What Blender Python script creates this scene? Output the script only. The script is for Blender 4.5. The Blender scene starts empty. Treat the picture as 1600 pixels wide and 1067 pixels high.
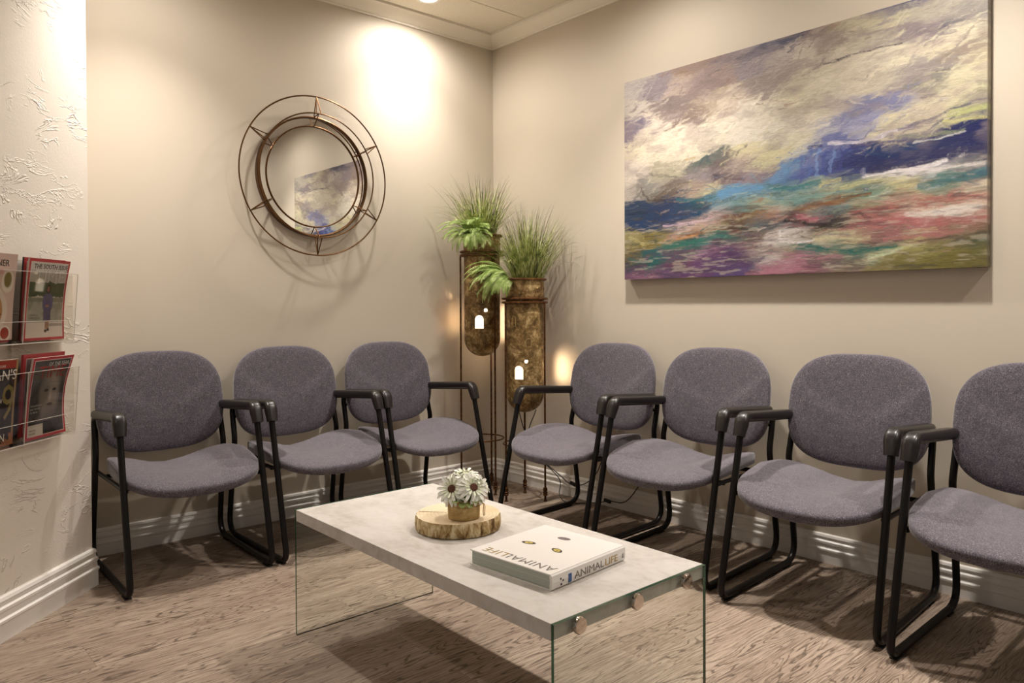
import bpy, bmesh, math, random
import numpy as np
from mathutils import Vector, Matrix
random.seed(7); rng = np.random.default_rng(5)
C = bpy.context.scene.collection
PI = math.pi
# ---------------------------------------------------------------- camera
cam_d = bpy.data.cameras.new('camera'); cam = bpy.data.objects.new('camera', cam_d); C.objects.link(cam)
CAM = Vector((3.5334, -2.9764, 1.05)); YAW, PITCH, ROLL = 2.4176, -0.0141, -0.0046
fw = Vector((math.cos(PITCH)*math.cos(YAW), math.cos(PITCH)*math.sin(YAW), math.sin(PITCH)))
rt = Vector((math.sin(YAW), -math.cos(YAW), 0)); up = rt.cross(fw)
rt, up = math.cos(ROLL)*rt + math.sin(ROLL)*up, -math.sin(ROLL)*rt + math.cos(ROLL)*up
cam.matrix_world = Matrix(((rt.x, up.x, -fw.x, CAM.x), (rt.y, up.y, -fw.y, CAM.y), (rt.z, up.z, -fw.z, CAM.z), (0, 0, 0, 1)))
cam_d.sensor_width = 36; cam_d.sensor_fit = 'HORIZONTAL'; cam_d.lens = 1177.8/1600*36
cam_d.shift_y = -40.4/1600; cam_d.clip_start = .02
bpy.context.scene.camera = cam
# ---------------------------------------------------------------- world, lights, exposure
w = bpy.data.worlds.new('world'); bpy.context.scene.world = w; w.use_nodes = True
w.node_tree.nodes['Background'].inputs[0].default_value = (1, .93, .85, 1)
w.node_tree.nodes['Background'].inputs[1].default_value = .19
vs = bpy.context.scene.view_settings
vs.view_transform = 'Standard'; vs.look = 'None'; vs.gamma = 1; vs.use_curve_mapping = False; vs.exposure = 0.06
CEIL = 2.665
def spot(x, y, power, size, blend, r=.04, col=(1, .93, .86)):
    l = bpy.data.lights.new('downlight_lamp', 'SPOT'); l.energy = power; l.spot_size = math.radians(size)
    l.spot_blend = blend; l.shadow_soft_size = r; l.color = col
    o = bpy.data.objects.new('downlight_lamp', l); C.objects.link(o); o.location = (x, y, CEIL-.012)
DOWNLIGHTS = [(.26, -.66, .9), (1.40, -.52, 1.15), (2.60, -.50, 1.1), (3.80, -.50, 1.1), (.48, -2.04, .85), (1.9, -3.5, .62)]
for x, y, e in DOWNLIGHTS:            # each fitting: a wide soft beam and a stronger downward one
    near = x < .3 or y > -.45; spot(x, y, (44 if near else 26)*e, 172, .7); spot(x, y, (78 if near else 145)*e, 98, 1.)
# ---------------------------------------------------------------- helpers
def lin(c):
    c = np.asarray(c, float)/255.
    return np.where(c <= .04045, c/12.92, ((c+.055)/1.055)**2.4)
def L4(r, g, b): return tuple(float(v) for v in lin((r, g, b))) + (1.,)
class NT:
    def __init__(s, name):
        s.m = bpy.data.materials.new(name); s.m.use_nodes = True; s.t = s.m.node_tree; s.n = s.t.nodes
        s.b = s.n['Principled BSDF']
    def add(s, typ, **k):
        n = s.n.new(typ)
        for a, v in k.items(): setattr(n, a, v)
        return n
    def link(s, a, b): s.t.links.new(a, b)
    def setin(s, sock, v):
        if hasattr(v, 'is_output') or isinstance(v, bpy.types.NodeSocket): s.link(v, sock)
        else: sock.default_value = v
    def co(s, scale=(1, 1, 1), rot=(0, 0, 0), kind='Object'):
        tc = s.add('ShaderNodeTexCoord'); mp = s.add('ShaderNodeMapping')
        mp.inputs['Scale'].default_value = scale; mp.inputs['Rotation'].default_value = rot
        s.link(tc.outputs[kind], mp.inputs[0]); return mp.outputs[0]
    def noise(s, vec, scale, detail=3, rough=.5, dist=0):
        n = s.add('ShaderNodeTexNoise'); s.link(vec, n.inputs['Vector'])
        n.inputs['Scale'].default_value = scale; n.inputs['Detail'].default_value = detail
        n.inputs['Roughness'].default_value = rough; n.inputs['Distortion'].default_value = dist
        return n.outputs[0]
    def vor(s, vec, scale, feature='F1', out=0):
        n = s.add('ShaderNodeTexVoronoi'); n.feature = feature; s.link(vec, n.inputs['Vector']); n.inputs['Scale'].default_value = scale
        return n.outputs[out]
    def math(s, op, a, b=0., c=0., clamp=False):
        n = s.add('ShaderNodeMath', operation=op, use_clamp=clamp)
        s.setin(n.inputs[0], a); s.setin(n.inputs[1], b); s.setin(n.inputs[2], c)
        return n.outputs[0]
    def ramp(s, fac, stops, interp='LINEAR'):
        n = s.add('ShaderNodeValToRGB'); s.link(fac, n.inputs[0]); cr = n.color_ramp; cr.interpolation = interp
        while len(cr.elements) < len(stops): cr.elements.new(.5)
        for e, (p, c) in zip(cr.elements, stops): e.position = p; e.color = c
        return n.outputs[0]
    def mix(s, fac, a, b, mode='MIX'):
        n = s.add('ShaderNodeMix', data_type='RGBA', blend_type=mode)
        s.setin(n.inputs[0], fac); s.setin(n.inputs[6], a); s.setin(n.inputs[7], b); return n.outputs[2]
    def bump(s, h, strength=.3, dist=.002, prev=None):
        n = s.add('ShaderNodeBump'); s.link(h, n.inputs['Height']); n.inputs['Strength'].default_value = strength
        n.inputs['Distance'].default_value = dist
        if prev is not None: s.link(prev, n.inputs['Normal'])
        s.link(n.outputs[0], s.b.inputs['Normal']); return n.outputs[0]
    def base(s, v): s.setin(s.b.inputs['Base Color'], v); return s
    def p(s, rough=None, metal=None, spec=None, **k):
        if rough is not None: s.setin(s.b.inputs['Roughness'], rough)
        if metal is not None: s.b.inputs['Metallic'].default_value = metal
        if spec is not None: s.b.inputs['Specular IOR Level'].default_value = spec
        for a, v in k.items(): s.b.inputs[a.replace('_', ' ')].default_value = v
        return s
G = '0'
BW = lambda v: (v, v, v, 1)
M = {}
def wallmat(name, c, bumpy=.15):
    t = NT(name); v = t.co()
    n = t.noise(v, 1.5, 2); t.base(t.mix(t.math('MULTIPLY', n, .25), L4(*c), L4(c[0]-14, c[1]-14, c[2]-16)))
    t.bump(t.noise(v, 220, 3, .6), bumpy, .0015); t.p(.62, spec=.3); return t.m
M['wall'] = wallmat('warm_beige_paint', (203, 192, 175))
# trowelled plaster
t = NT('trowelled_plaster'); v = t.co(rot=(0, .35, 0), scale=(1, 1, 1)); vz = t.co(scale=(1.6, 1.6, 4.2), rot=(.35, .35, 0))
t.base(L4(232, 223, 211)); t.p(.75, spec=.25)
nf = t.noise(vz, 2.6, 4, .6, 1.4)
ridge = t.math('SUBTRACT', 1., t.math('MULTIPLY', t.math('ABSOLUTE', t.math('SUBTRACT', nf, .5)), 38.), clamp=True)
patch = t.ramp(t.noise(t.co(), 5.5, 2), [(.47, BW(0)), (.6, BW(1))])
crumb = t.noise(t.co(), 95, 3, .7)
h = t.math('MULTIPLY', t.math('MULTIPLY', ridge, patch), t.math('ADD', crumb, .35))
b1 = t.bump(t.noise(t.co(), 160, 3, .6), .25, .002); t.bump(h, .8, .0045, b1); M['plaster'] = t.m
# trim paint
t = NT('white_trim_paint'); t.base(L4(238, 233, 226)); t.p(.32); M['trim'] = t.m
t = NT('crown_paint'); t.base(L4(236, 228, 214)); t.p(.4); M['crown'] = t.m
# ceiling tile
t = NT('acoustic_ceiling_tile'); v = t.co(); f = t.noise(v, 260, 2, .7); g = t.ramp(t.vor(v, 160), [(.12, BW(0)), (.3, BW(1))])
t.base(t.mix(t.math('MULTIPLY', t.ramp(f, [(.35, BW(1)), (.6, BW(0))]), .35), L4(240, 232, 216), L4(160, 148, 128)))
t.bump(t.math('MULTIPLY', f, g), .6, .003); t.p(.9); M['tile'] = t.m
# floor
t = NT('grey_brown_oak_plank'); tc = t.add('ShaderNodeTexCoord'); sp = t.add('ShaderNodeSeparateXYZ'); t.link(tc.outputs['Object'], sp.inputs[0])
X, Y = sp.outputs[0], sp.outputs[1]
sw = t.add('ShaderNodeCombineXYZ'); t.link(Y, sw.inputs[0]); t.link(X, sw.inputs[1])
br = t.add('ShaderNodeTexBrick'); t.link(sw.outputs[0], br.inputs['Vector']); br.offset = .37; br.inputs['Scale'].default_value = 1
br.inputs['Brick Width'].default_value = 1.22; br.inputs['Row Height'].default_value = .182; br.inputs['Mortar Size'].default_value = .0007
br.inputs['Mortar Smooth'].default_value = .1; br.inputs['Color1'].default_value = BW(0); br.inputs['Color2'].default_value = BW(1); br.inputs['Mortar'].default_value = BW(.5)
rnd = br.outputs['Color']; r1 = t.math('MULTIPLY', rnd, 7.3)
cv = t.add('ShaderNodeCombineXYZ'); t.link(t.math('MULTIPLY', X, 9.), cv.inputs[0]); t.link(t.math('MULTIPLY', Y, 1.15), cv.inputs[1]); t.link(r1, cv.inputs[2])
cf0 = t.add('ShaderNodeCombineXYZ'); t.link(t.math('MULTIPLY', X, 260.), cf0.inputs[0]); t.link(t.math('MULTIPLY', Y, 40.), cf0.inputs[1]); fib0 = t.noise(cf0.outputs[0], 1., 2)
n1 = t.noise(cv.outputs[0], 1., 3, .55, .35)
con = t.math('SINE', t.math('ADD', t.math('MULTIPLY', n1, 150.), t.math('MULTIPLY', fib0, 2.5)))
line = t.ramp(con, [(.45, BW(0)), (.98, BW(1))])
cf = t.add('ShaderNodeCombineXYZ'); t.link(t.math('MULTIPLY', X, 300.), cf.inputs[0]); t.link(t.math('MULTIPLY', Y, 9.), cf.inputs[1]); t.link(r1, cf.inputs[2])
fib = t.noise(cf.outputs[0], 1., 3, .65)
cg = t.add('ShaderNodeCombineXYZ'); t.link(t.math('MULTIPLY', X, 6.), cg.inputs[0]); t.link(t.math('MULTIPLY', Y, 1.), cg.inputs[1]); t.link(r1, cg.inputs[2])
big = t.noise(cg.outputs[0], 1.3, 2)
lm = t.math('MULTIPLY', line, t.ramp(t.noise(cg.outputs[0], 1.7, 3), [(.36, BW(.15)), (.54, BW(1))]))
c0 = t.mix(t.ramp(big, [(.3, BW(0)), (.7, BW(1))]), L4(172, 155, 137), L4(140, 122, 106))
c0 = t.mix(t.math('MULTIPLY', rnd, .35), c0, L4(126, 108, 93))
c1 = t.mix(t.ramp(fib, [(.36, BW(.8)), (.52, BW(0))]), c0, L4(98, 80, 67))
c1 = t.mix(t.math('MULTIPLY', t.ramp(fib, [(.56, BW(0)), (.75, BW(1))]), .4), c1, L4(186, 170, 152))
c1 = t.mix(t.math('MULTIPLY', lm, .8), c1, L4(74, 58, 47))
c1 = t.mix(t.math('MULTIPLY', br.outputs['Fac'], .45), c1, L4(70, 56, 46))
t.base(c1); t.p(t.math('ADD', .46, t.math('MULTIPLY', fib, .16)), spec=.35)
t.bump(t.math('SUBTRACT', fib, t.math('MULTIPLY', lm, .5)), .22, .001); M['floor'] = t.m
# fabric
def fabric(name, a, b, c):
    t = NT(name); v = t.co(); n = t.noise(t.co(scale=(1, 1, .8)), 330, 2, .8); n2 = t.noise(v, 900, 2, .7); n3 = t.noise(v, 55, 3, .6)
    f = t.math('ADD', t.math('MULTIPLY', n, .7), t.math('MULTIPLY', n2, .3))
    col = t.ramp(f, [(.36, L4(*a)), (.5, L4(*b)), (.66, L4(*c))])
    col = t.mix(t.math('MULTIPLY', t.ramp(n3, [(.4, BW(0)), (.65, BW(1))]), .3), col, L4(*a))
    t.base(col); t.p(.85, spec=.2); t.b.inputs['Sheen Weight'].default_value = .35; t.b.inputs['Sheen Roughness'].default_value = .5
    t.bump(f, .5, .0012); return t.m
M['fabric'] = fabric('heather_grey_purple_fabric', (54, 49, 57), (84, 78, 87), (138, 129, 133))
def simple(name, c, rough=.4, metal=0., spec=.5, bump=0., bs=120, bd=.001):
    t = NT(name); t.base(L4(*c)); t.p(rough, metal, spec)
    if bump: t.bump(t.noise(t.co(), bs, 3), bump, bd)
    return t.m
M['black'] = simple('black_powder_coat', (17, 14, 13), .34, spec=.26)
M['arm'] = simple('black_moulded_urethane', (29, 25, 23), .33, spec=.42, bump=.15, bs=60)
M['shell'] = simple('black_plastic', (26, 25, 26), .5)
# rust/gold patina
def patina(name, a, b, c, metal=.75, rough=.38, sc=16):
    t = NT(name); v = t.co(); n = t.noise(v, sc, 6, .72, .6); n2 = t.noise(v, sc*4.5, 4, .6)
    f = t.math('ADD', t.math('MULTIPLY', n, .75), t.math('MULTIPLY', n2, .25))
    t.base(t.ramp(f, [(.36, L4(*a)), (.5, L4(*b)), (.64, L4(*c))])); t.p(t.ramp(f, [(.4, BW(rough+.2)), (.65, BW(rough))]), metal)
    t.bump(f, .25, .002); return t.m
M['patina'] = patina('mottled_antique_gold', (66, 48, 26), (138, 110, 66), (222, 194, 140), .4, .34)
M['rod'] = patina('dark_bronze_rod', (46, 28, 14), (88, 56, 30), (128, 88, 50), .7, .36, 40)
M['rim'] = patina('rusty_bronze_rim', (52, 32, 16), (104, 66, 36), (150, 110, 66), .6, .4, 30)
M['bronze'] = simple('bronze_wire', (96, 66, 38), .34, .85)
t = NT('mirror_silver'); t.base((.86, .86, .84, 1)); t.p(.0, 1.); M['mirror'] = t.m
M['chrome'] = simple('chrome', (214, 204, 194), .08, 1.)
# concrete laminate
def concrete(name, a, b, c):
    t = NT(name); v = t.co(scale=(1, 1.5, 1)); n = t.noise(v, 6, 6, .62, .8); n2 = t.noise(v, 38, 4, .6)
    f = t.math('ADD', t.math('MULTIPLY', n, .7), t.math('MULTIPLY', n2, .3))
    t.base(t.ramp(f, [(.36, L4(*a)), (.5, L4(*b)), (.66, L4(*c))])); t.p(.42, spec=.35); return t.m
M['concrete'] = concrete('concrete_look_laminate', (176, 169, 160), (194, 188, 181), (203, 198, 192))
t = NT('clear_glass'); t.base((.93, .985, .955, 1)); t.p(.0); t.b.inputs['Transmission Weight'].default_value = 1; t.b.inputs['IOR'].default_value = 1.45
M['glass'] = t.m
def thin_clear(name, alpha, tint):
    t = NT(name); out = [n for n in t.n if n.type == 'OUTPUT_MATERIAL'][0]
    tr = t.add('ShaderNodeBsdfTransparent'); tr.inputs[0].default_value = tint
    gl = t.add('ShaderNodeBsdfGlossy'); gl.inputs['Roughness'].default_value = .03
    ge = t.add('ShaderNodeNewGeometry'); vd = t.add('ShaderNodeVectorMath', operation='DOT_PRODUCT'); t.link(ge.outputs['Normal'], vd.inputs[0]); t.link(ge.outputs['Incoming'], vd.inputs[1])
    fc = t.math('SUBTRACT', 1., t.math('ABSOLUTE', vd.outputs['Value'])); fres = t.math('ADD', .04, t.math('MULTIPLY', .96, t.math('POWER', fc, 5.)))
    mx = t.add('ShaderNodeMixShader'); t.link(t.math('MULTIPLY', fres, alpha), mx.inputs[0]); t.link(tr.outputs[0], mx.inputs[1]); t.link(gl.outputs[0], mx.inputs[2])
    t.link(mx.outputs[0], out.inputs[0]); return t.m
M['acrylic'] = thin_clear('clear_acrylic', 1., (.97, .965, .95, 1))
M['glasspane'] = thin_clear('table_glass_pane', .8, (.965, .985, .97, 1))
M['acredge'] = simple('frosted_acrylic_edge', (214, 206, 196), .25)
t = NT('green_glass_edge'); t.base(L4(22, 70, 48)); t.p(.08); t.b.inputs['Transmission Weight'].default_value = .35; M['gedge'] = t.m
# vertex coloured print
def vcol(name, rough=.5, spec=.3, bump=0.):
    t = NT(name); a = t.add('ShaderNodeAttribute', attribute_name='Col'); t.base(a.outputs['Color']); t.p(rough, spec=spec)
    if bump:
        t.bump(t.noise(t.co(scale=(1, 1, 3.2), rot=(0, -.2, 0)), 55, 5, .65, .5), bump, .003)
    return t.m
M['oil'] = vcol('oil_paint', .32, .45, .35); M['print'] = vcol('printed_paper', .3, .5)
# emissives
def emis(name, col, s):
    t = NT(name); t.base((0, 0, 0, 1)); t.b.inputs['Emission Color'].default_value = col; t.b.inputs['Emission Strength'].default_value = s; return t.m
M['bulb'] = emis('glowing_bulb', (1, .72, .42, 1), 60); M['pane'] = emis('lit_frosted_pane', (1, .80, .58, 1), 3.2); M['lens'] = emis('downlight_lens', (1, .93, .84, 1), 14)
# ---- mesh building
def link(o, parent=None):
    C.objects.link(o)
    if parent is not None: o.parent = parent
    return o
def fin(name, bm, mats, parent=None, smooth=True, angle=40, bevel=0, loc=None):
    me = bpy.data.meshes.new(name)
    bmesh.ops.recalc_face_normals(bm, faces=bm.faces)
    if bevel: bmesh.ops.bevel(bm, geom=[e for e in bm.edges if len(e.link_faces) == 2 and e.calc_face_angle(0) > .5], offset=bevel, segments=2, profile=.6, affect='EDGES')
    bm.to_mesh(me); bm.free()
    if not isinstance(mats, (list, tuple)): mats = [mats]
    for m in mats: me.materials.append(m)
    o = bpy.data.objects.new(name, me); link(o, parent)
    if loc: o.location = loc
    if smooth and len(me.polygons):
        me.polygons.foreach_set('use_smooth', [True]*len(me.polygons)); me.set_sharp_from_angle(angle=math.radians(angle))
    return o
def thing(name, label, cat, loc=(0, 0, 0), rz=0, group=None):
    o = bpy.data.objects.new(name, None); o.empty_display_size = .1; C.objects.link(o); o.location = loc; o.rotation_euler = (0, 0, rz)
    return tag(o, label, cat, group)
def tag(o, label, cat, group=None):
    o['label'] = label; o['category'] = cat
    if group: o['group'] = group
    return o
def struct(o): o['kind'] = 'structure'; return o
def bx(bm, x0, x1, y0, y1, z0, z1, mi=0):
    v = [bm.verts.new((x, y, z)) for x in (x0, x1) for y in (y0, y1) for z in (z0, z1)]
    for f in ((0, 1, 3, 2), (4, 6, 7, 5), (0, 4, 5, 1), (2, 3, 7, 6), (0, 2, 6, 4), (1, 5, 7, 3)):
        bm.faces.new([v[i] for i in f]).material_index = mi
def fillet(pts, rad, n=7, closed=False):
    pts = [Vector(p) for p in pts]; out = []; N = len(pts)
    for i in range(N):
        r = rad[i] if isinstance(rad, (list, tuple)) else rad
        if (not closed and i in (0, N-1)) or r == 0: out.append(pts[i]); continue
        a, b, c = pts[i-1], pts[i], pts[(i+1) % N]
        u = (a-b).normalized(); w_ = (c-b).normalized(); ang = u.angle(w_)
        d = min(r/math.tan(ang/2), (a-b).length*.49, (c-b).length*.49)
        p0, p1 = b+u*d, b+w_*d
        for k in range(n+1):
            s = k/n; out.append(p0*(1-s)**2 + b*2*s*(1-s) + p1*s*s)
    return out
def sweep(bm, path, prof, closed=False, side=Vector((1, 0, 0)), mi=0, caps=True, scale=None):
    """prof: list of (a,b): a along 'side', b along side x tangent. side fixed -> good for planar paths"""
    rings = []; N = len(path)
    for i, p in enumerate(path):
        if closed: tg = path[(i+1) % N]-path[i-1]
        else: tg = path[min(i+1, N-1)]-path[max(i-1, 0)]
        tg.normalize(); s = (side-tg*side.dot(tg))
        if s.length < 1e-4: s = tg.orthogonal()
        s.normalize(); q = tg.cross(s); k = scale[i] if scale else 1
        rings.append([bm.verts.new(p+s*a*k+q*b*k) for a, b in prof])
    n = len(prof)
    for i in range(N if closed else N-1):
        A, B = rings[i], rings[(i+1) % N]
        for j in range(n):
            bm.faces.new((A[j], A[(j+1) % n], B[(j+1) % n], B[j])).material_index = mi
    if not closed and caps:
        for rg in (rings[0], rings[-1]):
            try: bm.faces.new(rg).material_index = mi
            except ValueError: pass
def circ(r, n=12): return [(r*math.cos(2*PI*k/n), r*math.sin(2*PI*k/n)) for k in range(n)]
def rrect(w_, h_, r, n=4):
    out = []
    for cx, cy, a0 in ((w_/2-r, h_/2-r, 0), (-w_/2+r, h_/2-r, 90), (-w_/2+r, -h_/2+r, 180), (w_/2-r, -h_/2+r, 270)):
        for k in range(n+1):
            a = math.radians(a0+90*k/n); out.append((cx+r*math.cos(a), cy+r*math.sin(a)))
    return out
def tube(bm, pts, r, n=10, closed=False, side=Vector((1, 0, 0)), mi=0, taper=None):
    sweep(bm, [Vector(p) for p in pts], circ(r, n), closed, side, mi, True, taper)
def tube3(bm, pts, r, n=8, mi=0, taper=None):   # arbitrary 3D path: parallel transport
    pts = [Vector(p) for p in pts]; N = len(pts); s = None; rings = []
    for i, p in enumerate(pts):
        tg = (pts[min(i+1, N-1)]-pts[max(i-1, 0)]).normalized()
        s = tg.orthogonal().normalized() if s is None else (s-tg*s.dot(tg)).normalized()
        q = tg.cross(s); rr = r*(taper[i] if taper else 1)
        rings.append([bm.verts.new(p+(s*math.cos(2*PI*k/n)+q*math.sin(2*PI*k/n))*rr) for k in range(n)])
    for A, B in zip(rings, rings[1:]):
        for j in range(n): bm.faces.new((A[j], A[(j+1) % n], B[(j+1) % n], B[j])).material_index = mi
    bm.faces.new(rings[0]).material_index = mi; bm.faces.new(rings[-1]).material_index = mi
def lathe(bm, prof, n=32, c=(0, 0), mi=0, wob=None):
    rings = []
    for r, z in prof:
        if r <= 1e-6: rings.append([bm.verts.new((c[0], c[1], z))])
        else: rings.append([bm.verts.new((c[0]+r*(wob(k) if wob else 1)*math.cos(2*PI*k/n), c[1]+r*(wob(k) if wob else 1)*math.sin(2*PI*k/n), z)) for k in range(n)])
    for A, B in zip(rings, rings[1:]):
        for k in range(n):
            k2 = (k+1) % n
            if len(A) == 1 and len(B) == 1: continue
            if len(A) == 1: f = (A[0], B[k2], B[k])
            elif len(B) == 1: f = (A[k], A[k2], B[0])
            else: f = (A[k], A[k2], B[k2], B[k])
            bm.faces.new(f).material_index = mi
def smooth(pts, n=8):     # catmull-rom
    P = [Vector(p) for p in pts]; P = [P[0]*2-P[1]]+P+[P[-1]*2-P[-2]]; out = []
    for i in range(1, len(P)-2):
        for k in range(n):
            s = k/n; a, b, c, d = P[i-1:i+3]
            out.append(.5*((2*b)+(c-a)*s+(2*a-5*b+4*c-d)*s*s+(3*b-a-3*c+d)*s**3))
    out.append(P[-2]); return out
def text_into(bm, s, size, mat4, mi=0, extrude=.0002, bend=None, spacing=1., sx=1.):
    cu = bpy.data.curves.new('tmp_text', 'FONT'); cu.body = s; cu.size = size; cu.extrude = extrude; cu.resolution_u = 2; cu.space_character = spacing
    o = bpy.data.objects.new('tmp_text', cu); C.objects.link(o)
    dg = bpy.context.evaluated_depsgraph_get(); dg.update(); me = bpy.data.meshes.new_from_object(o.evaluated_get(dg))
    C.objects.unlink(o); bpy.data.objects.remove(o)
    n0 = len(bm.verts); f0 = len(bm.faces); bm.from_mesh(me); bm.verts.ensure_lookup_table(); bm.faces.ensure_lookup_table()
    for v in bm.verts[n0:]:
        q = mat4 @ Vector((v.co.x*sx, v.co.y, v.co.z)); v.co = bend(q) if bend else q
    for f in bm.faces[f0:]: f.material_index = mi
    bpy.data.meshes.remove(me)
# ================================================================ ROOM SHELL
E_ = Vector((.361, -2.2907)); D_ = Vector((.7071, -.7071)); N_ = Vector((.7071, .7071))
bm = bmesh.new(); bx(bm, -.2, 5.2, -5.2, .15, -.05, 0); struct(fin('floor', bm, M['floor'], smooth=False))
bm = bmesh.new(); bx(bm, -.15, 0, -4.6, .15, 0, 2.8); struct(fin('wall_left', bm, M['wall'], smooth=False))
bm = bmesh.new(); bx(bm, 0, 5.2, 0, .15, 0, 2.8); struct(fin('wall_right', bm, M['wall'], smooth=False))
def prism(bm, poly, z0, z1, mi=0):
    a = [bm.verts.new((x, y, z0)) for x, y in poly]; b = [bm.verts.new((x, y, z1)) for x, y in poly]; n = len(poly)
    bm.faces.new(a); bm.faces.new(b)
    for i in range(n): bm.faces.new((a[i], a[(i+1) % n], b[(i+1) % n], b[i]))
    for f in bm.faces: f.material_index = mi
F_ = E_+D_*1.75
bm = bmesh.new(); prism(bm, [(0, E_.y), (E_.x, E_.y), (F_.x, F_.y), (F_.x-.15, F_.y), (0, F_.y)], 0, 2.8); struct(fin('wall_front', bm, M['plaster'], smooth=False))
# ceiling: tiles in a grid, one structure with shadow-gap lines
bm = bmesh.new(); bx(bm, -.15, 5.2, -5.2, .15, CEIL+.012, CEIL+.06)
cx = [.079, .383, .993, 1.603, 2.213, 2.823, 3.433, 4.043, 4.653, 5.2]; cy = [-.079, -1.298, -2.517, -3.736, -5.2]
for i in range(len(cx)-1):
    for j in range(len(cy)-1):
        bx(bm, cx[i]+.003, cx[i+1]-.003, cy[j+1]+.003, cy[j]-.003, CEIL, CEIL+.013)
struct(fin('ceiling', bm, M['tile'], smooth=False, bevel=.002))
# crown + baseboards
def moulding(name, prof, a, b, nrm, mat, m0=0, m1=0):
    """prof (out, z) swept from a to b on a wall with outward normal nrm; m0/m1 mitre slopes"""
    bm = bmesh.new(); a = Vector(a); b = Vector(b); d = (b-a).normalized(); nrm = Vector(nrm); R = []
    for base, m in ((a, m0), (b, m1)):
        R.append([bm.verts.new((*(base+nrm*o+d*(o*m)), z)) for o, z in prof])
    n = len(prof)
    for i in range(n): bm.faces.new((R[0][i], R[0][(i+1) % n], R[1][(i+1) % n], R[1][i]))
    bm.faces.new(R[0]); bm.faces.new(R[1]); return struct(fin(name, bm, mat, angle=30))
crown = [(0, 2.600), (.010, 2.600), (.012, 2.606), (.009, 2.610), (.020, 2.617), (.036, 2.629), (.056, 2.645), (.066, 2.652), (.074, 2.655), (.078, CEIL+.011), (0, CEIL+.011)]
moulding('trim_1', crown, (0, -4.5), (0, 0), (1, 0), M['crown'], 0, -1)
moulding('trim_2', crown, (0, 0), (5.2, 0), (0, -1), M['crown'], 1, 0)
base = [(0, 0), (.016, 0), (.016, .046), (.0195, .050), (.0195, .056), (.014, .061), (.013, .074), (.0165, .079), (.0165, .086), (.011, .091), (.010, .099), (.013, .104), (.010, .112), (.004, .1155), (0, .1155)]
moulding('baseboard_left', base, (0, -2.29), (0, 0), (1, 0), M['trim'], 0, -1)
moulding('baseboard_right', base, (0, 0), (5.2, 0), (0, -1), M['trim'], 1, 0)
fb = [(o*1.15, z*1.22) for o, z in base]
moulding('baseboard_front', fb, E_, F_, N_, M['trim'], -.414, 0)
# downlight fittings
for i, (x, y, e) in enumerate(DOWNLIGHTS):
    lab = ['round recessed ceiling downlight nearest the room corner', 'round recessed ceiling downlight above the gap left of the painting', 'round recessed ceiling downlight above the right end of the painting',
           'round recessed ceiling downlight above the rightmost chair', 'round recessed ceiling downlight above the leftmost chair', 'round recessed ceiling downlight nearest the open side of the room'][i]
    t_ = thing('ceiling_downlight', lab, 'ceiling light', (x, y, CEIL), 0, 'ceiling downlights')
    bm = bmesh.new(); lathe(bm, [(.046, .001), (.046, -.004), (.052, -.007), (.066, -.005), (.07, -.0005), (.07, .001), (.046, .001)], 32); fin('trim_ring', bm, M['trim'], t_)
    bm = bmesh.new(); lathe(bm, [(0, -.0015), (.046, -.0015), (.046, .0005), (0, .0005)], 32); fin('lens', bm, M['lens'], t_)
# ================================================================ CHAIRS
def pad(bm, outline, thick, top, bot, NA=56, NR=13, e=.42):
    """outline(theta)->(a,b); top/bot(a,b)-> height offsets; thick half edge. returns verts as (a,b,h)"""
    rings = []
    for j in range(1, 2*NR):
        ph = PI*j/(2*NR); r = math.sin(ph)**.62; h = math.copysign(abs(math.cos(ph))**e, math.cos(ph)) if abs(math.cos(ph)) > 1e-9 else 0
        ring = []
        for k in range(NA):
            a, b = outline(2*PI*k/NA); a *= r; b *= r
            ring.append(bm.verts.new((a, b, (top(a, b) if h >= 0 else bot(a, b))+thick*h)))
        rings.append(ring)
    t0 = bm.verts.new((0, 0, top(0, 0)+thick)); t1 = bm.verts.new((0, 0, bot(0, 0)-thick))
    for k in range(NA):
        k2 = (k+1) % NA
        bm.faces.new((t0, rings[0][k], rings[0][k2])); bm.faces.new((t1, rings[-1][k2], rings[-1][k]))
        for A, B in zip(rings, rings[1:]): bm.faces.new((A[k], B[k], B[k2], A[k2]))
def sup(th, a, b, n): 
    c, s = math.cos(th), math.sin(th)
    return (math.copysign(abs(c)**(2/n), c)*a, math.copysign(abs(s)**(2/n), s)*b)
def gauss(x, s): return math.exp(-(x/s)**2)
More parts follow.
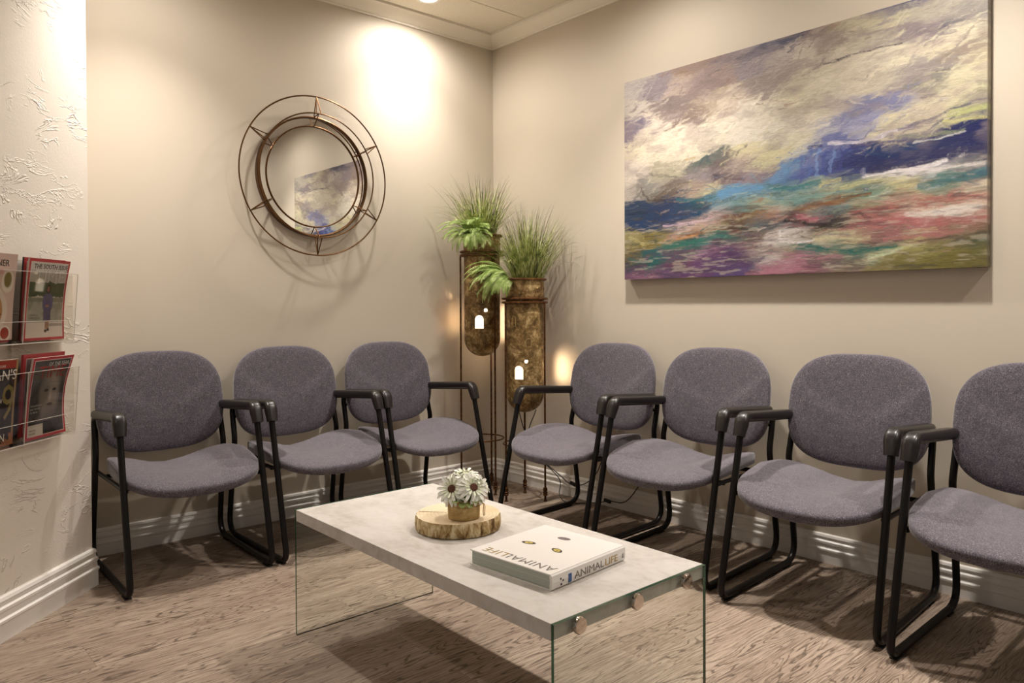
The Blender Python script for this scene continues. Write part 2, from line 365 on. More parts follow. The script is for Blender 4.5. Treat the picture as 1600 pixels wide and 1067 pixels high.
def make_chair(label):
    t_ = thing('waiting_room_chair', label, 'chair', group='grey upholstered guest chairs along the walls')
    W = .262
    # seat (local: front = -Y)
    bm = bmesh.new()
    def so(th):
        a, b = sup(th, .262, .262, 4.3)
        if b < 0: b *= 1.0+.05*(1-(a/.252)**2); 
        else: a *= 1-.12*(b/.255)
        return a, b
    def st(a, b):
        u = a/.25; f = -b/.26       # f=1 front
        z = .004 + .050*min(1, abs(u))**2.2*(1-.85*max(0, f)) - .016*math.exp(-(u/.45)**2)*(1-max(0, f))
        z += .012*gauss(abs(u)-.62, .3)*gauss(f+.05, .6)
        z -= .050*max(0, f-.45)**1.6 + .020*max(0, -f-.55) + .010*max(0, abs(u)-.8)
        z -= .012*max(0, f)*(1-u*u)
        return z
    def sb(a, b):
        u = a/.25; f = -b/.26
        return st(a, b)*.55 - .022*max(0, f)*(1-u*u) - .004
    pad(bm, so, .023, st, sb, e=.5)
    for v in bm.verts: v.co = Vector((v.co.x, v.co.y-.375, v.co.z+.388))
    fin('seat', bm, M['fabric'], t_, angle=80)
    # backrest
    bm = bmesh.new()
    def bo(th):
        a, b = sup(th, .258, .205, 3.5)
        a *= 1-.10*max(0, (b/.203))**2-.03*max(0, -b/.203)**2; b += .012*(1-(a/.256)**2)*(1 if b > 0 else -.6)*abs(b)/.2
        return a, b
    def bt(a, b):
        u = abs(a)/.25; vv = b/.2
        z = .026*u*u + .006*gauss(vv+.45, .5)
        z += .010*gauss(u-(.33+.84*(vv+.26)), .085)*gauss(vv, .36)
        return z
    def bb(a, b): return .026*(abs(a)/.25)**2
    pad(bm, bo, .024, bt, bb, e=.45)
    tilt = math.radians(7.5)
    for v in bm.verts:
        a, b, h = v.co; z = .642+b*math.cos(tilt)+h*math.sin(tilt); y = .093-b*math.sin(tilt)+h*math.cos(tilt)
        v.co = Vector((a, -y, z))
    fin('backrest', bm, M['fabric'], t_, angle=80)
    # frame sides
    for s in (-1, 1):
        bm = bmesh.new(); x = s*W
        pts = [(x, -.662, .0135), (x*.985, -.505, .630), (x*.97, -.085, .598), (x*.985, -.128, .445), (x, -.060, .0135)]
        pts = fillet(pts, [.045, .05, .04, .10, .075], 8, True)
        tube(bm, pts, .0122, 12, True)
        sf = fin('side_frame', bm, M['black'], t_, angle=60)
        bm = bmesh.new()
        for y in (-.60, -.15):
            bm = bmesh.new(); bx(bm, x-.012, x+.012, y-.03, y+.02, .0, .004); fin('glide', bm, M['shell'], sf, smooth=False, bevel=.001)
        # arm pad
        bm = bmesh.new()
        pp = fillet([(x*.975, -.130, .612), (x*.98, -.502, .641), (x*.99, -.528, .570)], [0, .036, 0], 10)
        q = [pp[0]] + [pp[0].lerp(pp[1], k/6) for k in (.15, .5, 1, 2, 3, 4, 5, 5.7)] + pp[1:]
        n = len(q); sc = [1]*n; sc[0] = .80; sc[1] = .96; sc[-1] = .82
        sc = [sc[i]*(1+.16*max(0, (i-9)/(n-9))) for i in range(n)]; sc[-1] = .95
        sweep(bm, q, rrect(.045, .034, .0145, 5), scale=sc)
        fin('armrest', bm, M['arm'], t_, angle=50)
        bm = bmesh.new(); tube(bm, [(s*.249, -.112, .372), (s*.249, -.560, .372)], .0085, 8, side=Vector((1, 0, 0)))
        fin('seat_rail', bm, M['black'], t_)
    bm = bmesh.new(); tube(bm, [(-.247, -.20, .366), (.247, -.20, .366)], .009, 8, side=Vector((0, 1, 0))); fin('seat_crossbar', bm, M['black'], t_); bm = bmesh.new(); tube(bm, [(-.247, -.48, .366), (.247, -.48, .366)], .009, 8, side=Vector((0, 1, 0)))
    fin('seat_crossbar', bm, M['black'], t_)
    bm = bmesh.new(); tube(bm, fillet([(-.256, -.108, .545), (-.16, -.075, .56), (.16, -.075, .56), (.256, -.108, .545)], .03), .009, 8, side=Vector((0, 0, 1)))
    fin('back_crossbar', bm, M['black'], t_)
    for xb in (-.12, .12): bm = bmesh.new(); bx(bm, xb-.02, xb+.02, -.086, -.066, .52, .68); fin('back_bracket', bm, M['black'], t_)
    return t_
def copy_tree(o, parent=None):
    c = o.copy(); C.objects.link(c); c.parent = parent
    for ch in o.children: copy_tree(ch, c)
    return c
chairs = [
 ('A', -.018, -1.958, .016, 'grey upholstered guest chair at the far left, beside the magazine rack wall'),
 ('A', -.004, -1.398, -.011, 'grey upholstered guest chair under the round mirror, middle of the left-wall row'),
 ('A', -.008, -.823, .003, 'grey upholstered guest chair on the mirror wall, closest to the urn lamps'),
 ('B', 1.044, -.003, -.055, 'grey upholstered guest chair just right of the urn lamps, turned slightly'),
 ('B', 1.641, -.009, -.066, 'grey upholstered guest chair under the left edge of the painting'),
 ('B', 2.262, -.014, -.060, 'grey upholstered guest chair under the right half of the painting, fully in view'),
 ('B', 2.868, -.040, -.024, 'grey upholstered guest chair at the right edge, partly out of frame')]
proto = make_chair('')
for i, (row, x, y, r, lab) in enumerate(chairs):
    o = proto if i == 0 else copy_tree(proto)
    o.location = (x, y, 0); o.rotation_euler = (0, 0, (PI/2-r) if row == 'A' else -r); o['label'] = lab
# ================================================================ TABLE
TX0, TX1, TY0, TY1, TZ = 1.279, 2.452, -1.911, -1.381, .402
tb = thing('coffee_table', 'low coffee table with concrete-look slab top on two clear glass end panels', 'table', ((TX0+TX1)/2, (TY0+TY1)/2, 0))
hx, hy = (TX1-TX0)/2, (TY1-TY0)/2
bm = bmesh.new(); bx(bm, -hx+.009, hx-.009, -hy, hy, TZ-.036, TZ); fin('tabletop', bm, M['concrete'], tb, smooth=False, bevel=.0012)
for s in (-1, 1):
    bm = bmesh.new(); x0, x1 = (hx-.008, hx) if s > 0 else (-hx, -hx+.008)
    bx(bm, x0, x1, -hy, hy, 0, TZ-.0005); 
    for f in bm.faces:
        c = f.calc_center_median(); f.material_index = 0 if abs(abs(c.x)-hx) < .0001 or abs(abs(c.x)-hx+.008) < .0001 else 1
    gp = fin('glass_panel', bm, [M['glasspane'], M['gedge']], tb, smooth=False)
    for dy in (-.193, -.006, .180):
        bm = bmesh.new(); lathe(bm, [(0, 0), (.0165, 0), (.0185, .0015), (.0185, .0065), (.0165, .009), (0, .0095)], 28)
        bmesh.ops.rotate(bm, verts=bm.verts, cent=(0, 0, 0), matrix=Matrix.Rotation(s*PI/2, 3, 'Y'))
        bmesh.ops.translate(bm, verts=bm.verts, vec=(s*(hx+.0002), dy, TZ-.0195)); fin('fixing_cap', bm, M['chrome'], gp, angle=24)
# ================================================================ WOOD SLICE
t = NT('pale_cut_wood'); v = t.co(); ln = t.add('ShaderNodeVectorMath', operation='LENGTH'); mp = t.co(scale=(1, 1.1, 0)); t.link(mp, ln.inputs[0])
rg = t.math('SINE', t.math('ADD', t.math('MULTIPLY', ln.outputs['Value'], 520.), t.math('MULTIPLY', t.noise(v, 12, 3), 16.)))
t.base(t.mix(t.math('MULTIPLY', t.ramp(rg, [(.5, BW(0)), (1, BW(1))]), .28), t.mix(t.ramp(t.noise(v, 9, 3), [(.4, BW(0)), (.7, BW(1))]), L4(226, 208, 176), L4(212, 188, 152)), L4(176, 146, 108))); t.p(.6, spec=.3); woodtop = t.m
t = NT('tree_bark'); v = t.co(scale=(1, 1, .45)); n = t.noise(v, 42, 5, .7, .4)
t.base(t.ramp(n, [(.34, L4(92, 66, 38)), (.46, L4(172, 144, 98)), (.58, L4(216, 200, 162))])); t.p(.85, spec=.2); t.bump(n, .8, .006); bark = t.m
SX, SY = 1.785, -1.645
ws = thing('wood_slice', 'round cut tree slice with bark edge lying on the coffee table', 'wood slice', (SX, SY, TZ))
nz = [random.uniform(-1, 1) for _ in range(12)]
def wob(k, n=96):
    a = 2*PI*k/n
    return 1+.018*sum(nz[m]*math.cos((m+2)*a+m) / (m+1) for m in range(6))+.012*nz[7]*math.cos(14*a)+.008*math.sin(23*a)
bm = bmesh.new(); lathe(bm, [(0, .0003), (.118, .0003), (.123, .004), (.1245, .02), (.123, .038), (.1205, .0425)], 96, wob=wob); fin('bark', bm, bark, ws, angle=60)
bm = bmesh.new(); lathe(bm, [(0, .0420), (.1205, .0426), (.1195, .0395), (0, .038)], 96, wob=wob)
top_ = fin('cut_face', bm, woodtop, ws, angle=60)
bm = bmesh.new(); a = math.radians(221); d = Vector((math.cos(a), math.sin(a), 0)); q = Vector((-d.y, d.x, 0))
vs_ = [bm.verts.new(d*r_+q*s_+Vector((0, 0, .0431))) for r_, s_ in ((.02, .0002), (.07, .0012), (.116, .0026), (.116, -.0004), (.07, -.0006), (.02, -.0002))]; bm.faces.new(vs_)
fin('drying_crack', bm, simple('dark_crack', (96, 66, 38), .9), top_, smooth=False)
# ================================================================ FLOWER POT
PX, PY, PZ = 1.833, -1.660, TZ+.0432
fp = thing('flower_arrangement', 'gold tin pot of white artificial daisies standing on the wood slice', 'flowers', (PX, PY, PZ))
M['gold'] = patina('brushed_gold_tin', (150, 122, 70), (174, 146, 92), (198, 172, 118), .3, .42, 22)
bm = bmesh.new(); lathe(bm, [(0, 0), (.0435, 0), (.0455, .002), (.0465, .033), (.0475, .034), (.0475, .0365), (.0460, .038), (.0455, .052), (.0468, .053), (.0462, .0545), (.0445, .053), (.0430, .02), (0, .02)], 48); fin('pot', bm, M['gold'], fp, angle=35)
bm = bmesh.new(); 
for k in range(2):
    tube3(bm, smooth([(.044*math.cos(.75+.02*k), .044*math.sin(.75+.02*k), .045), (.05, .031+.004*k, .04), (.0505, .030+.006*k, .022), (.049, .032+.004*k, .008)]), .0012, 6)
fin('twine_tie', bm, simple('jute_twine', (176, 138, 84), .9), fp)
t = NT('petal_white'); t.base(L4(247, 246, 234)); t.p(.6, spec=.25); t.b.inputs['Subsurface Weight'].default_value = .15; t.b.inputs['Subsurface Radius'].default_value = (.01, .01, .006); M['petal'] = t.m
M['petalg'] = simple('petal_base_green_white', (226, 230, 200), .6)
M['eye'] = simple('brown_flower_disc', (92, 54, 34), .9, bump=1., bs=600, bd=.002)
M['leafd'] = simple('daisy_leaf_green', (112, 124, 54), .55)
def petal(bm, Mx, ln_, wd, curl, mi):
    rows = []
    for i in range(7):
        s = i/6; w_ = wd*(.35+.9*s-.25*s*s)*(1 if s < .8 else (1-.55*((s-.8)/.2)**1.5)); z = curl*s*s*ln_+.10*ln_*math.sin(PI*s)
        rows.append([bm.verts.new(Mx @ Vector((ln_*s, w_*k/2, z+abs(k)*.0011*(1 if s < .9 else .3)-.0004))) for k in (-1, 0, 1)])
    for A, B in zip(rows, rows[1:]):
        for k in range(2): bm.faces.new((A[k], A[k+1], B[k+1], B[k])).material_index = mi
def daisy(pos, nrm, R_, seed, eye=True):
    random.seed(seed); nrm = Vector(nrm).normalized(); rot = Vector((0, 0, 1)).rotation_difference(nrm).to_matrix().to_4x4(); T = Matrix.Translation(Vector(pos)) @ rot
    bm = bmesh.new()
    for lay, (n, l, c, z) in enumerate(((19, 1., -.16, 0), (16, .88, .10, .002), (12, .55, .42, .004))):
        for k in range(n):
            a = 2*PI*(k+.5*(lay % 2))/n+random.uniform(-.08, .08)
            petal(bm, T @ Matrix.Rotation(a, 4, 'Z') @ Matrix.Translation((.005, 0, z)), R_*l*random.uniform(.9, 1.06), .0105 if lay < 2 else .0075, c+random.uniform(-.14, .14), 1 if lay == 2 else 0)
    fl = fin('flower_head', bm, [M['petal'], M['petalg']], fp, angle=80)
    bm = bmesh.new(); lathe(bm, [(0, .0075), (.004, .0085), (.010, .008), (.0135, .005), (.0138, .002), (0, .001)], 24); bmesh.ops.transform(bm, matrix=T, verts=bm.verts)
    c = fin('flower_centre', bm, M['eye'] if eye else M['petalg'], fl); 
    # stem
    bm = bmesh.new(); p = Vector(pos); tube3(bm, smooth([p, p-nrm*.03+Vector((0, 0, -.01)), Vector((p.x*.3, p.y*.3, .025))], 6), .0018, 6); fin('stem', bm, M['leafd'], fp)
R2 = Vector((.662, .749, 0)); V2 = Vector((.749, -.662, 0))   # picture-right and toward-viewer directions at the table
Z = Vector((0, 0, 1))
daisy(R2*-.031+V2*.020+Z*.084, V2*.80+R2*-.28+Z*.50, .043, 1)
daisy(R2*.028+V2*.022+Z*.088, V2*.75+R2*.35+Z*.50, .044, 2)
daisy(R2*.004+V2*-.018+Z*.112, V2*.2+Z*1., .041, 3, False)
daisy(R2*-.020+V2*-.035+Z*.100, R2*-.5-V2*.5+Z*.8, .041, 4)
daisy(R2*.042+V2*-.024+Z*.094, R2*.7-V2*.3+Z*.7, .041, 5)
random.seed(3); bm = bmesh.new()
for k in range(16):
    a = 2*PI*k/16+random.uniform(-.1, .1); T = Matrix.Translation((.028*math.cos(a), .028*math.sin(a), .048)) @ Matrix.Rotation(a, 4, 'Z') @ Matrix.Rotation(random.uniform(-.9, -.1), 4, 'Y')
    petal(bm, T, .034, .022, -.35, 0)
lathe(bm, [(0, .046), (.036, .046), (.034, .06), (.02, .075), (0, .08)], 14); fin('leaves', bm, M['leafd'], fp, angle=80)
# ================================================================ BOOK
BK = thing('hardcover_book', 'large white animal photography book lying flat on the coffee table', 'book', (2.175, -1.660, TZ), math.radians(5))
bw, bl, bt_ = .132, .142, .038
M['cover'] = simple('white_glossy_cover', (228, 223, 217), .3, spec=.5)
t = NT('page_block'); sp_ = t.add('ShaderNodeSeparateXYZ'); t.link(t.co(), sp_.inputs[0]); pn = t.add('ShaderNodeTexNoise'); pn.noise_dimensions = '1D'; t.link(sp_.outputs[2], pn.inputs['W']); pn.inputs['Scale'].default_value = 900; pn.inputs['Detail'].default_value = 3
t.base(t.ramp(pn.outputs[0], [(.35, L4(128, 138, 128)), (.5, L4(172, 180, 168)), (.65, L4(204, 204, 192))])); t.p(.7); M['pages'] = t.m
bm = bmesh.new()
bx(bm, -bw, bw, -bl, bl, 0, .0028); bx(bm, -bw, bw, -bl, bl, bt_-.0028, bt_)
prof = [(bw-.001, .0), (bw+.004, .004), (bw+.0055, bt_/2), (bw+.004, bt_-.004), (bw-.001, bt_), (bw-.004, bt_-.001), (bw-.002, bt_/2), (bw-.004, .001)]
r0 = [bm.verts.new((x, -bl, z)) for x, z in prof]; r1_ = [bm.verts.new((x, bl, z)) for x, z in prof]
for i in range(8): bm.faces.new((r0[i], r0[(i+1) % 8], r1_[(i+1) % 8], r1_[i]))
bm.faces.new(r0); bm.faces.new(r1_)
GR = simple('grey_brown_ink', (112, 104, 98), .35); GO = simple('gold_foil_ink', (170, 142, 88), .3, .3); BLK = simple('black_ink', (24, 20, 18), .35); BLU = simple('blue_ink', (44, 84, 142), .4); NOSE = simple('mauve_grey_ink', (104, 90, 90), .5); YEL = simple('yellow_eye_ink', (196, 172, 84), .4)
cov = [M['cover'], GR, GO, BLK, BLU, NOSE, YEL]
Tt = lambda x, y: Matrix.Translation((x, y, bt_+.0002)) @ Matrix.Rotation(PI, 4, 'Z')
text_into(bm, 'ANIMAL', .040, Tt(bw-.012, -bl+.042), 1, spacing=1.12); text_into(bm, 'LIFE', .040, Tt(-.032, -bl+.042), 2, spacing=1.12)
S_ = lambda y, z: Matrix.Translation((bw+.0056, y, z)) @ Matrix.Rotation(PI/2, 4, 'Z') @ Matrix.Rotation(PI/2, 4, 'X')
text_into(bm, 'ANIMAL', .0245, S_(-.062, .0085), 1, sx=1.28); text_into(bm, 'LIFE', .0245, S_(.056, .0085), 2, sx=1.28); text_into(bm, 'DK', .009, Matrix.Translation((bw+.0056, .134, .010)) @ Matrix.Rotation(PI/2, 4, 'Z') @ Matrix.Rotation(PI/2, 4, 'X') @ Matrix.Rotation(PI/2, 4, 'Z'), 3)
bx(bm, bw+.0048, bw+.0059, -.084, -.073, .006, .026, 4)
for y, z in ((-.112, .022), (-.104, .017), (-.110, .009)): bx(bm, bw+.0045, bw+.0059, y-.002, y+.002, z-.002, z+.002, 3)
def blob(bm, cx_, cy_, rx, ry, z, mi, pw=1.4, rot=0, n=28):
    vv = []
    for k in range(n):
        a = 2*PI*k/n; x = rx*math.cos(a); y = ry*math.copysign(abs(math.sin(a))**pw, math.sin(a))
        vv.append(bm.verts.new((cx_+x*math.cos(rot)-y*math.sin(rot), cy_+x*math.sin(rot)+y*math.cos(rot), z)))
    bm.faces.new(vv).material_index = mi
zt = bt_+.0002
inv = Matrix.Rotation(-math.radians(5), 3, 'Z')
for (x, y), r_ in (((2.117, -1.670), .25), ((2.209, -1.660), -.35)):
    q = inv @ Vector((x-2.175, y+1.660, 0))
    blob(bm, q.x, q.y, .020, .0105, zt, 3, 1.2, r_); blob(bm, q.x, q.y, .0115, .0078, zt+.0002, 6, 1., r_); blob(bm, q.x, q.y, .0028, .0028, zt+.0004, 3, 1.)
q = inv @ Vector((2.155-2.175, -1.580+1.660, 0)); blob(bm, q.x, q.y, .019, .0105, zt, 5, .9, .1)
fin('cover', bm, cov, BK, smooth=False)
bm = bmesh.new(); bx(bm, -bw+.004, bw-.001, -bl+.003, bl-.003, .003, bt_-.003); fin('page_block', bm, M['pages'], BK, smooth=False)
# ================================================================ MIRROR
mr = thing('round_wall_mirror', 'round mirror in a double bronze wire ring frame on the left wall', 'mirror', (0, -1.197, 1.700))
def ringx(bm, R_, x, r, n=96):
    tube(bm, [(x, R_*math.cos(2*PI*k/n), R_*math.sin(2*PI*k/n)) for k in range(n)], r, 8, True, Vector((1, 0, 0)))
bm = bmesh.new(); ringx(bm, .396, .050, .0038); fin('outer_ring', bm, M['bronze'], mr)
bm = bmesh.new(); ringx(bm, .308, .075, .0035); fin('front_ring', bm, M['bronze'], mr)
bm = bmesh.new(); ringx(bm, .252, .0235, .0035); fin('inner_ring', bm, M['bronze'], mr)
bm = bmesh.new(); n = 96
prof = [(.300, .004), (.300, .030), (.296, .032), (.291, .030), (.291, .004)]
rr = [[bm.verts.new((x, R_*math.cos(2*PI*k/n), R_*math.sin(2*PI*k/n))) for R_, x in prof] for k in range(n)]
for k in range(n):
    for j in range(5): bm.faces.new((rr[k][j], rr[k][(j+1) % 5], rr[(k+1) % n][(j+1) % 5], rr[(k+1) % n][j]))
fin('rim', bm, M['bronze'], mr)
bm = bmesh.new(); lathe(bm, [(0, .020), (.2915, .020), (.2915, .004), (0, .004)], 96); bmesh.ops.rotate(bm, verts=bm.verts, cent=(0, 0, 0), matrix=Matrix.Rotation(PI/2, 3, 'Y')); fin('mirror_glass', bm, M['mirror'], mr, smooth=False)
for k in range(6):
    a = math.radians(90+60*k); o_ = lambda R_, x, da=0: Vector((x, R_*math.cos(a+da), R_*math.sin(a+da)))
    bm = bmesh.new()
    for p, q in ((o_(.396, .05), o_(.308, .075, .042)), (o_(.396, .05), o_(.308, .075, -.042)), (o_(.396, .05), o_(.299, .022)), (o_(.308, .075), o_(.252, .0235)), (o_(.308, .075), o_(.299, .024))):
        tube3(bm, [p, q], .0028, 6)
    fin('strut', bm, M['bronze'], mr)
# ================================================================ LAMPS
f0r = math.radians(-41.5)
def urn_lamp(cx_, cy_, zr, zring, zb, legs, wins, label, energy):
    lp = thing('urn_floor_lamp', label, 'lamp', (cx_, cy_, 0), 0, 'antique gold urn floor lamps in the corner')
    R_ = .101; zs_ = zb+R_; zt_ = zring
    # perforated body: cylinder grid with cells removed
    NA, = (260,); zs = list(np.arange(zs_, zt_-.002, .003))+[zt_]
    bm = bmesh.new(); grid = [[bm.verts.new((R_*math.cos(2*PI*k/NA), R_*math.sin(2*PI*k/NA), z)) for k in range(NA)] for z in zs]
    def hole(a, z):
        for (wa, wz, ww, wh, kind) in wins:
            if kind == 'o': continue
            da = (a-wa+PI) % (2*PI)-PI; x = da*R_; y = z-wz
            if kind == 'dot':
                if x*x+y*y < (ww/2)**2: return True
            elif abs(x) < ww/2 and -wh/2 < y < wh/2-ww/2: return True
            elif x*x+(y-(wh/2-ww/2))**2 < (ww/2)**2 and y >= wh/2-ww/2-.001: return True
        return False
    for i in range(len(zs)-1):
        for k in range(NA):
            if not hole(2*PI*(k+.5)/NA, (zs[i]+zs[i+1])/2): bm.faces.new((grid[i][k], grid[i][(k+1) % NA], grid[i+1][(k+1) % NA], grid[i+1][k]))
    prev = grid[0]
    for j in range(1, 14):
        ph = PI/2*j/14; rg = [bm.verts.new((R_*math.cos(ph)*math.cos(2*PI*k/NA), R_*math.cos(ph)*math.sin(2*PI*k/NA), zs_-R_*math.sin(ph))) for k in range(NA)]
        for k in range(NA): bm.faces.new((prev[k], rg[k], rg[(k+1) % NA], prev[(k+1) % NA]))
        prev = rg
    tip = bm.verts.new((0, 0, zs_-R_))
    for k in range(NA): bm.faces.new((prev[k], tip, prev[(k+1) % NA]))
    body = fin('urn_body', bm, M['patina'], lp, angle=70)
    mdf = body.modifiers.new('thickness', 'SOLIDIFY'); mdf.thickness = .0018; mdf.offset = -1
    # window frames
    for (wa, wz, ww, wh, kind) in wins:
        if kind == 'dot': continue
        bm = bmesh.new()
        ww2, wh2 = ww/2+.001, wh/2+.001
        if kind == 'o': loc = [(-ww2, -wh2), (ww2, -wh2), (ww2, wh2*.5)]+[(ww2*math.cos(s), wh2*.5+wh2*.5*math.sin(s)) for s in (PI/4, PI/2, 3*PI/4)]+[(-ww2, wh2*.5)]
        else: loc = [(-ww2, -wh2), (ww2, -wh2)]+[(ww2*math.cos(s), wh/2-ww/2+ww2*math.sin(s)) for s in [PI*k/8 for k in range(9)]]
        pts = [((R_+.001)*math.cos(wa+x/R_), (R_+.001)*math.sin(wa+x/R_), wz+y) for x, y in loc]; pts.append(pts[0])
        tube3(bm, pts, .0016, 5); fin('window_frame', bm, M['gold'], body)
    for (wa, wz, ww, wh, kind) in wins:      # glowing sheets added behind the room-side openings so they look evenly lit
        if kind == 'o' or abs((wa-f0r+PI) % (2*PI)-PI) > 1.: continue
        bm = bmesh.new(); R3_ = R_-.004; ar = [wa+(k/6-.5)*(ww+.008)/R_ for k in range(7)]
        a_ = [bm.verts.new((R3_*math.cos(a), R3_*math.sin(a), wz-wh/2-.004)) for a in ar]; b_ = [bm.verts.new((R3_*math.cos(a), R3_*math.sin(a), wz+wh/2+.004)) for a in ar]
        c_ = [bm.verts.new(((R3_-.001)*math.cos(a), (R3_-.001)*math.sin(a), wz-wh/2-.004)) for a in ar]; d_ = [bm.verts.new(((R3_-.001)*math.cos(a), (R3_-.001)*math.sin(a), wz+wh/2+.004)) for a in ar]
        for k in range(6): bm.faces.new((a_[k], a_[k+1], b_[k+1], b_[k])); bm.faces.new((c_[k+1], c_[k], d_[k], d_[k+1]))
        fin('lit_pane', bm, M['pane'], body)
    # neck, rims
    bm = bmesh.new(); lathe(bm, [(R_, zt_-.002), (R_+.003, zt_+.004), (R_+.003, zr-.01), (R_-.003, zr-.01), (R_-.003, zt_)], 48); nk = fin('neck', bm, M['patina'], lp, angle=35)
    bm = bmesh.new()
    for k in range(10):
        a = 2*PI*k/10; c = Vector((math.cos(a), math.sin(a), 0))*(R_+.004)+Vector((0, 0, (zt_+zr)/2+.002)); tg = Vector((-math.sin(a), math.cos(a), 0))
        tube3(bm, [c+tg*(.010*math.cos(s)*(1-s/16))+Z*(.010*math.sin(s)*(1-s/16)) for s in np.linspace(0, 9, 20)], .0015, 5)
    fin('scroll_ornament', bm, M['patina'], nk)
    bm = bmesh.new()
    lathe(bm, [(R_-.003, zr-.012), (R_+.014, zr-.012), (R_+.018, zr-.009), (R_+.018, zr-.003), (R_+.014, zr), (R_-.003, zr), (R_-.003, zr-.012)], 48)
    fin('top_rim', bm, M['rim'], lp)
    for zz in (zt_+.014, zt_-.006):
        bm = bmesh.new(); lathe(bm, [(R_, zz-.006), (R_+.020, zz-.006), (R_+.024, zz-.003), (R_+.024, zz+.003), (R_+.020, zz+.006), (R_, zz+.006)], 48); fin('collar_ring', bm, M['rim'], lp)
    bm = bmesh.new(); lathe(bm, [(0, zr-.035), (R_-.003, zr-.035), (R_-.003, zr-.033), (0, zr-.033)], 32); fin('planter_floor', bm, M['rim'], lp)
    bm = bmesh.new()      # low brace ring
    tube(bm, [((.119)*math.cos(2*PI*k/48), (.119)*math.sin(2*PI*k/48), .30) for k in range(48)], .004, 6, True, Vector((0, 0, 1))); fin('brace_ring', bm, M['rod'], lp)
    for a in legs:
        a = math.radians(a); x, y = .121*math.cos(a), .121*math.sin(a)
        bm = bmesh.new(); lathe(bm, [(0, zt_-.012), (.005, zt_-.012), (.0055, .075), (.010, .073), (.012, .066), (.012, .058), (.0085, .054), (.013, .05), (.013, .046), (.0085, .042), (.013, .038), (.0125, .032), (.006, .028), (.006, .008), (.010, .003), (.010, 0), (0, 0)], 16, c=(x, y)); fin('leg', bm, M['rod'], lp, angle=40)
    # bulb
    zbulb = [wz for (_, wz, _, _, k) in wins if k == 'arch'][0]+.005
    bm = bmesh.new(); bmesh.ops.create_uvsphere(bm, u_segments=16, v_segments=12, radius=.022, matrix=Matrix.Translation((0, 0, zbulb)) @ Matrix.Diagonal((1, 1, 1.3, 1))); bl_ = fin('light_bulb', bm, M['bulb'], lp)
    bm = bmesh.new(); lathe(bm, [(0, zb+.002), (.014, zb+.004), (.014, zbulb-.03), (.010, zbulb-.022), (0, zbulb-.022)], 16); fin('bulb_socket', bm, M['rod'], lp)
    l = bpy.data.lights.new('bulb_light', 'POINT'); l.energy = energy; l.color = (1, .74, .48); l.shadow_soft_size = .014 if energy > 10 else .03
    lo = bpy.data.objects.new('bulb_light', l); C.objects.link(lo); lo.location = (cx_+.036, cy_, zbulb)
    return lp
f0 = -41.5
rad = math.radians
wins2 = [(rad(f0-20), .692, .048, .072, 'arch'), (rad(f0+3), .752, .019, .019, 'dot'), (rad(f0-36), .965, .020, .052, 'o'), (rad(f0+10), .850, .027, .042, 'o'),
         (rad(62), .70, .048, .072, 'arch'), (rad(42), .80, .02, .02, 'dot'), (rad(165), .72, .048, .072, 'arch')]
wins1 = [(rad(f0-7), .958, .048, .074, 'arch'), (rad(f0+14), 1.022, .02, .022, 'dot'), (rad(f0+18), 1.12, .022, .034, 'o'),
         (rad(183), .965, .046, .080, 'arch'), (rad(194), 1.036, .022, .022, 'dot'), (rad(100), .958, .048, .074, 'arch')]
urn_lamp(.235, -.285, 1.444, 1.335, .762, (-4, 116, 236), wins1, 'taller antique gold urn floor lamp in the corner, left of the pair', 15)
urn_lamp(.524, -.223, 1.193, 1.070, .470, (139, 18, 259), wins2, 'shorter antique gold urn floor lamp, right and front one of the pair', 6)
# ---- foliage
def leafmat(name, a, b, c):
    t = NT(name); oi = t.noise(t.co(), 30, 2); t.base(t.ramp(oi, [(.35, L4(*a)), (.5, L4(*b)), (.65, L4(*c))])); t.p(.5, spec=.35)
    t.b.inputs['Subsurface Weight'].default_value = .0; t.b.inputs['Transmission Weight'].default_value = 0
    return t.m
M['grass'] = leafmat('mixed_grass_green', (104, 118, 58), (158, 168, 98), (208, 210, 148))
M['grassd'] = leafmat('dark_grass', (60, 62, 40), (82, 86, 54), (106, 112, 70))
M['fern'] = leafmat('bright_fern_green', (132, 160, 76), (174, 198, 110), (210, 224, 156))
LIM = [-9, 9]      # keeps blade tips off the two walls
def blade(bm, p0, dirv, ln_, wd, droop, mi):
    """curved folded blade"""
    h = Vector((dirv[0], dirv[1], 0)); hl = h.length; h = h.normalized() if hl > 1e-5 else Vector((1, 0, 0)); side = Vector((-h.y, h.x, 0)); p = Vector(p0); ang = math.atan2(dirv[2], hl); rows = []; n = 9
    for i in range(n+1):
        s = i/n; w_ = wd*(1-s**1.6)*.5+.0002; d = h*math.cos(ang)+Z*math.sin(ang); up_ = -h*math.sin(ang)+Z*math.cos(ang)
        rows.append([bm.verts.new(p-side*w_+up_*w_*.4), bm.verts.new(p), bm.verts.new(p+side*w_+up_*w_*.4)]); p = p+d*(ln_/n); p.x = max(p.x, LIM[0]); p.y = min(p.y, LIM[1]); ang -= droop/n*(.4+1.2*s)
    for A, B in zip(rows, rows[1:]):
        for k in (0, 1): bm.faces.new((A[k], A[k+1], B[k+1], B[k])).material_index = mi
